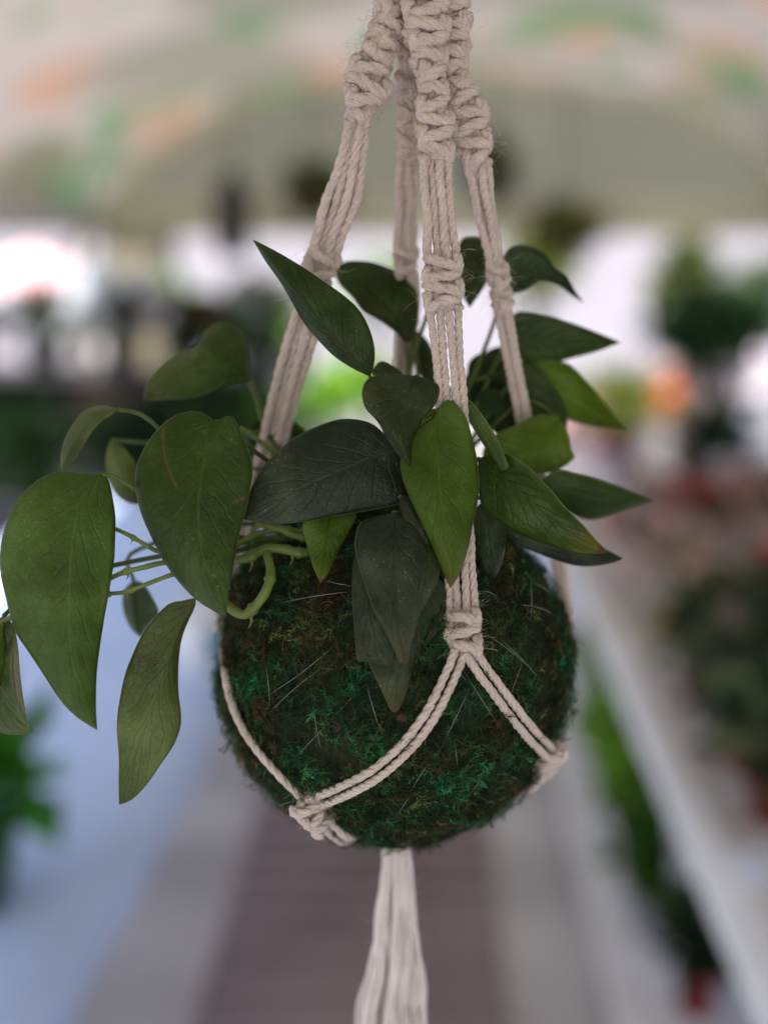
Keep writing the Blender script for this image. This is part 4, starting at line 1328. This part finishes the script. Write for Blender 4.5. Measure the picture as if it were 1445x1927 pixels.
def half_knots(mb, path, hw, pitch, r, twist=0.0, twist0=0.0, deep=1.0):
    """wraps of a knotted band along a world-space path; hw = half widths along it"""
    p = np.asarray(path, float)
    L = np.linalg.norm(np.diff(p, axis=0), axis=1).sum()
    n = max(1, int(round(L / pitch)))
    q = resample(p, n * 8 + 1)
    hwv = np.interp(np.linspace(0, 1, n), np.linspace(0, 1, len(hw)), hw)
    for i in range(n):
        c = q[i * 8 + 4]
        ax = unit(q[min(i * 8 + 8, n * 8)] - q[i * 8])
        lat = unit(np.cross(ax, BACK))
        fr = np.cross(lat, ax)
        if np.dot(fr, BACK) < 0:
            fr = -fr
        tw = twist0 + twist * i
        lat, fr = lat * math.cos(tw) + fr * math.sin(tw), fr * math.cos(tw) - lat * math.sin(tw)
        s = 1 if i % 2 else -1
        h = pitch * 0.62
        w = hwv[i] - r * 0.7
        d = r * 1.35 * deep
        jj = lambda: rng.normal() * r * 0.16
        for fs_ in (1, -1):
            ss = s * fs_
            pp = [(-ss * w * 0.8, -0.35 * d, -0.95 * h), (-ss * w * 1.04, 0.25 * d, -0.62 * h), (-ss * w * 0.72, d, -0.28 * h), (0, d * 1.2, 0), (ss * w * 0.72, d, 0.28 * h), (ss * w * 1.04, 0.25 * d, 0.62 * h), (ss * w * 0.8, -0.35 * d, 0.95 * h)]
            cord_geo(mb, [c + lat * (a_ + jj()) + fr * (b_ * fs_ + jj()) + ax * (e_ + jj()) for a_, b_, e_ in pp], r, 6.0)
        pp = [(s * w * 0.9, 0.3 * d, -h * 0.95), (s * w * 1.15, 0.75 * d, -0.3 * h), (s * w * 1.15, 0.75 * d, 0.3 * h), (s * w * 0.9, 0.3 * d, h * 0.95)]
        cord_geo(mb, [c + lat * a_ + fr * b_ + ax * e_ for a_, b_, e_ in pp], r * 0.95, 6.0)


def sennit(pts, hw, pitch=24, r=9.5, twist=0.0, twist0=0.0, name='sennit'):
    b = MB()
    w = [V(*q) for q in pts]
    half_knots(b, w, [x * 0.88 * U for x in hw], pitch * U, r * U, twist, twist0)
    for off in (-0.55, 0.0, 0.55):
        lat = unit(np.cross(w[-1] - w[0], BACK))
        cord_geo(b, [q + lat * off * 1.6 * r * U for q in w], r * 1.15 * U)
    fuzz(b, w, max(hw) * U, 320)
    return b.build(name, M_CORD, hang)


def bundle(pts, spreads, n=4, r=8.6, depth=4.0):
    """n cords side by side; spreads = half width of the bundle along its length"""
    w = resample([V(*q) for q in pts], 24)
    sp_ = np.interp(np.linspace(0, 1, 24), np.linspace(0, 1, len(spreads)), spreads)
    T = np.gradient(w, axis=0)
    for k in range(n):
        f = (k - (n - 1) / 2) / ((n - 1) / 2) if n > 1 else 0
        ph = random.uniform(0, 6)
        line = []
        for i in range(24):
            lat = unit(np.cross(T[i], BACK))
            wob = 1.5 * math.sin(i * 0.45 + ph)
            line.append(w[i] + lat * (f * (sp_[i] - r * 0.8) + wob) * U + BACK * (depth * (1 if k % 2 else -1) * (0.7 + 0.3 * math.sin(i * 0.3 + ph))) * U)
        b = MB()
        cord_geo(b, line, r * U)
        fuzz(b, line, r * U, 110)
        b.build('cord', M_CORD, hang)


# top: the bands gathered where they come into view
sennit([(795, -70, -290), (800, -10, -292), (803, 60, -292), (806, 118, -290), (812, 150, -285)], [44, 44, 42, 38, 26], 24, 13.5, 0.10, -0.2)
sennit([(812, 158, -282), (815, 200, -282), (817, 250, -280), (820, 300, -278)], [29, 33, 35, 31], 24, 12, 0.06, 0.1)
sennit([(735, -70, -262), (732, 0, -262), (728, 50, -262), (712, 92, -262)], [28, 28, 26, 30], 25, 12.5, 0.2, 0.3)
sennit([(712, 96, -262), (698, 130, -262), (690, 165, -262), (680, 200, -260), (672, 232, -255)], [32, 41, 44, 34, 20], 23, 13, 0.05, 0.1)
sennit([(848, -70, -258), (852, 0, -258), (856, 60, -258), (856, 120, -256), (858, 140, -254)], [32, 32, 30, 27, 22], 25, 12.5, 0.0, -0.35)
sennit([(860, 146, -252), (872, 185, -250), (884, 230, -246), (892, 278, -240), (898, 312, -235)], [24, 33, 39, 36, 24], 25, 12, 0.04, -0.2)
sennit([(770, 10, -210), (768, 100, -208), (766, 180, -190), (768, 240, -170), (766, 300, -150)], [26, 24, 22, 20, 18], 25, 9, 0.25, 0.2)
sennit([(765, -70, -240), (764, -10, -240), (762, 60, -238)], [30, 28, 22], 25, 9.5, 0.3)
# front arm
bundle([(820, 300, -276), (822, 360, -275), (828, 430, -274), (832, 495, -272)], [29, 26, 29, 30], 4, 9.0, 5)
sennit([(832, 484, -272), (833, 530, -272), (835, 582, -271)], [35, 37, 35], 23, 10.5, 0.0, 0.0, 'square_knot')
bundle([(835, 580, -270), (840, 640, -268), (848, 740, -266), (856, 880, -268), (864, 1010, -276), (866, 1080, -282), (870, 1160, -292)], [32, 27, 26, 26, 26, 26, 27], 4, 8.2, 3)
sennit([(869, 1150, -292), (871, 1185, -297), (874, 1232, -304)], [32, 34, 31], 24, 10.5, 0.0, 0.0, 'square_knot')
# left arm
bundle([(672, 230, -255), (668, 270, -250), (650, 350, -225), (624, 430, -190), (606, 490, -165)], [20, 26, 31, 30, 30], 4, 9.6, 7)
sennit([(612, 470, -172), (602, 500, -162), (594, 530, -155)], [33, 34, 32], 24, 11, 0.0, 0.5, 'square_knot')
bundle([(596, 525, -155), (576, 600, -130), (545, 710, -90), (515, 830, -50), (485, 930, -10), (452, 1040, 40), (432, 1130, 80), (424, 1190, 90)], [29, 29, 27, 26, 24, 22, 20, 20], 4, 9.6, 8)
# back arm
bundle([(766, 300, -150), (764, 380, -110), (762, 470, -60)], [20, 20, 20], 4, 8.5, 5)
sennit([(762, 462, -62), (762, 490, -48), (764, 515, -38)], [24, 24, 22], 22, 9, 0, 0.4, 'square_knot')
bundle([(764, 512, -38), (768, 580, 0), (760, 700, 70), (755, 860, 170), (752, 1000, 260), (750, 1120, 320)], [22, 20, 20, 20, 20, 20], 4, 8.5, 6)
# right arm
bundle([(898, 310, -235), (908, 370, -205), (922, 450, -165), (932, 505, -140)], [24, 21, 18, 17], 4, 8.6, 8)
sennit([(934, 500, -140), (938, 525, -130), (944, 560, -120), (946, 585, -115)], [20, 24, 17, 17], 22, 9, 0, 0.9, 'square_knot')
bundle([(946, 580, -112), (962, 680, -70), (988, 800, -10), (1015, 900, 30), (1040, 1010, 70), (1054, 1080, 90), (1066, 1180, 90)], [17, 16, 16, 16, 16, 15, 15], 4, 8.2, 9)


# net below: pairs of cords hugging the ball from knot to knot
def hug(pix, lift=0.0035, dxy=(0, 0)):
    return [ball_hit(x + dxy[0], y + dxy[1], lift) for x, y in pix]


def net_pair(pix, off=9.0, r=8.3):
    q = np.array(pix, float)
    t = np.gradient(q, axis=0)
    nrm = np.stack([-t[:, 1], t[:, 0]], 1) / np.linalg.norm(t, axis=1, keepdims=True)
    for s in (-1, 1):
        b = MB()
        w = hug(q + nrm * s * off, 0.0045)
        cord_geo(b, w, r * U)
        fuzz(b, w, r * U, 90)
        b.build('cord', M_CORD, hang)


net_pair([(866, 1225), (850, 1265), (828, 1312), (800, 1360), (764, 1405), (715, 1450), (660, 1482), (600, 1508)], 9.5)
net_pair([(884, 1225), (905, 1258), (930, 1292), (962, 1335), (996, 1378), (1036, 1420)], 9.5)
# left loop comes round from the left arm's lower knot
b = MB()
w = [V(422, 1180, 90), V(419, 1215, 40)] + hug([(423, 1262), (432, 1310), (452, 1362), (484, 1412), (524, 1458), (566, 1500)], 0.004)
cord_geo(b, w, 8.4 * U)
fuzz(b, w, 8.4 * U, 60)
b.build('cord', M_CORD, hang)
for dx in (0, 14):
    b = MB()
    w = [V(424, 1186, 95)] + [BC + unit(V(x + dx, y, z) - BC) * (BR + 0.002) for x, y, z in ((436, 1230, 110), (470, 1330, 160), (540, 1440, 200), (640, 1540, 160))]
    cord_geo(b, w, 8.4 * U)
    b.build('cord', M_CORD, hang)
for dx in (0, 14):
    b = MB()
    w = [V(1066, 1175, 90)] + [BC + unit(V(x - dx, y, z) - BC) * (BR + 0.002) for x, y, z in ((1052, 1230, 120), (1010, 1350, 170), (930, 1460, 200), (830, 1550, 160))]
    cord_geo(b, w, 8.2 * U)
    b.build('cord', M_CORD, hang)
b = MB()
w = [V(1056, 1180, 100)] + [BC + unit(V(x, y, z) - BC) * (BR + 0.002) for x, y, z in ((1060, 1260, 90), (1056, 1340, 50), (1042, 1400, 0))]
cord_geo(b, w, 8.2 * U)
b.build('cord', M_CORD, hang)


def wrap_knot(pa, pb, hw):
    b = MB()
    w = [np.asarray(q) for q in (pa, (np.asarray(pa) + pb) / 2, pb)]
    half_knots(b, w, [hw * U] * 3, 20 * U, 9.5 * U, 0.3, 0.2)
    lat = unit(np.cross(w[-1] - w[0], BACK))
    for off in (-0.5, 0.5):
        cord_geo(b, [q + lat * off * 18 * U for q in w], 11 * U)
    fuzz(b, w, hw * U, 120)
    return b.build('square_knot', M_CORD, hang)


wrap_knot(ball_hit(572, 1506, 0.006), ball_hit(610, 1552, 0.006), 30)
wrap_knot(ball_hit(1040, 1408, 0.004), ball_hit(1022, 1452, 0.004), 27)
# from the lower knots the cords meet under the ball
UND = V(745, 1592, 30)
for pix, m in (([(608, 1545), (632, 1568), (655, 1583)], (700, 1540, 30)), ([(1020, 1455), (1000, 1480)], (880, 1500, 130))):
    b = MB()
    for o_ in (-8, 8):
        a_ = hug([(x + o_ * 0.6, y - o_ * 0.8) for x, y in pix], 0.004)
        ends = [BC + unit(V(*m) - BC) * (BR + 0.001), UND + RIGHT * o_ * U * 0.5]
        cord_geo(b, a_ + ends, 8.4 * U)
    b.build('cord', M_CORD, hang)
for (x, z) in ((640, 300), (830, 300)):
    b = MB()
    for o_ in (-8, 8):
        pts = [BC + unit(V(x + o_, 1300, z) - BC) * (BR + 0.004), BC + unit(V((x + 742) / 2 + o_, 1480, z * 0.8) - BC) * (BR + 0.004), UND + RIGHT * o_ * U * 0.5]
        cord_geo(b, pts, 8.4 * U)
    b.build('cord', M_CORD, hang)
# gathered tassel hanging under the ball
b = MB()
for k in range(170):
    f = rng.uniform(-1, 1)
    g = rng.uniform(-1, 1)
    n1, n2, n3 = rng.normal(size=3)
    pts = [(745 + 20 * f, 1580, 20 * g + 30), (747 + 26 * f, 1625, 24 * g + 45), (746 + 36 * f + n1 * 3, 1740, 30 * g + 70), (746 + 47 * f + n2 * 5, 1830, 34 * g + 88), (741 + 56 * f + n2 * 5 - (5 if f < -0.4 else 0), 1900, 40 * g + 105), (738 + 68 * f + n3 * 9, 2000 + rng.uniform(-30, 60), 45 * g + 125)]
    q_ = resample([V(*q) for q in pts], 30)
    ph_ = rng.uniform(0, 6, 2)
    kk = np.arange(30)
    q_ = q_ + (RIGHT[None] * np.sin(kk * 0.8 + ph_[0])[:, None] + BACK[None] * np.sin(kk * 0.7 + ph_[1])[:, None]) * 1.3 * U
    b.tube(q_, 2.9 * U * rng.uniform(0.7, 1.2), 5)
fuzz(b, [V(745, 1600, 40), V(746, 1750, 75), V(740, 1920, 110)], 34 * U, 260)
b.build('tassel', M_TASSEL, hang)
b = MB()
for k in range(3):
    yy = 1590 + 9 * k
    ring = [V(746 + 24 * math.cos(t_), yy + 2 * math.sin(t_), 34 + 25 * math.sin(t_)) for t_ in np.linspace(0, 2 * math.pi, 20)]
    cord_geo(b, ring, 6 * U)
b.build('gathering_wrap', M_CORD, hang)
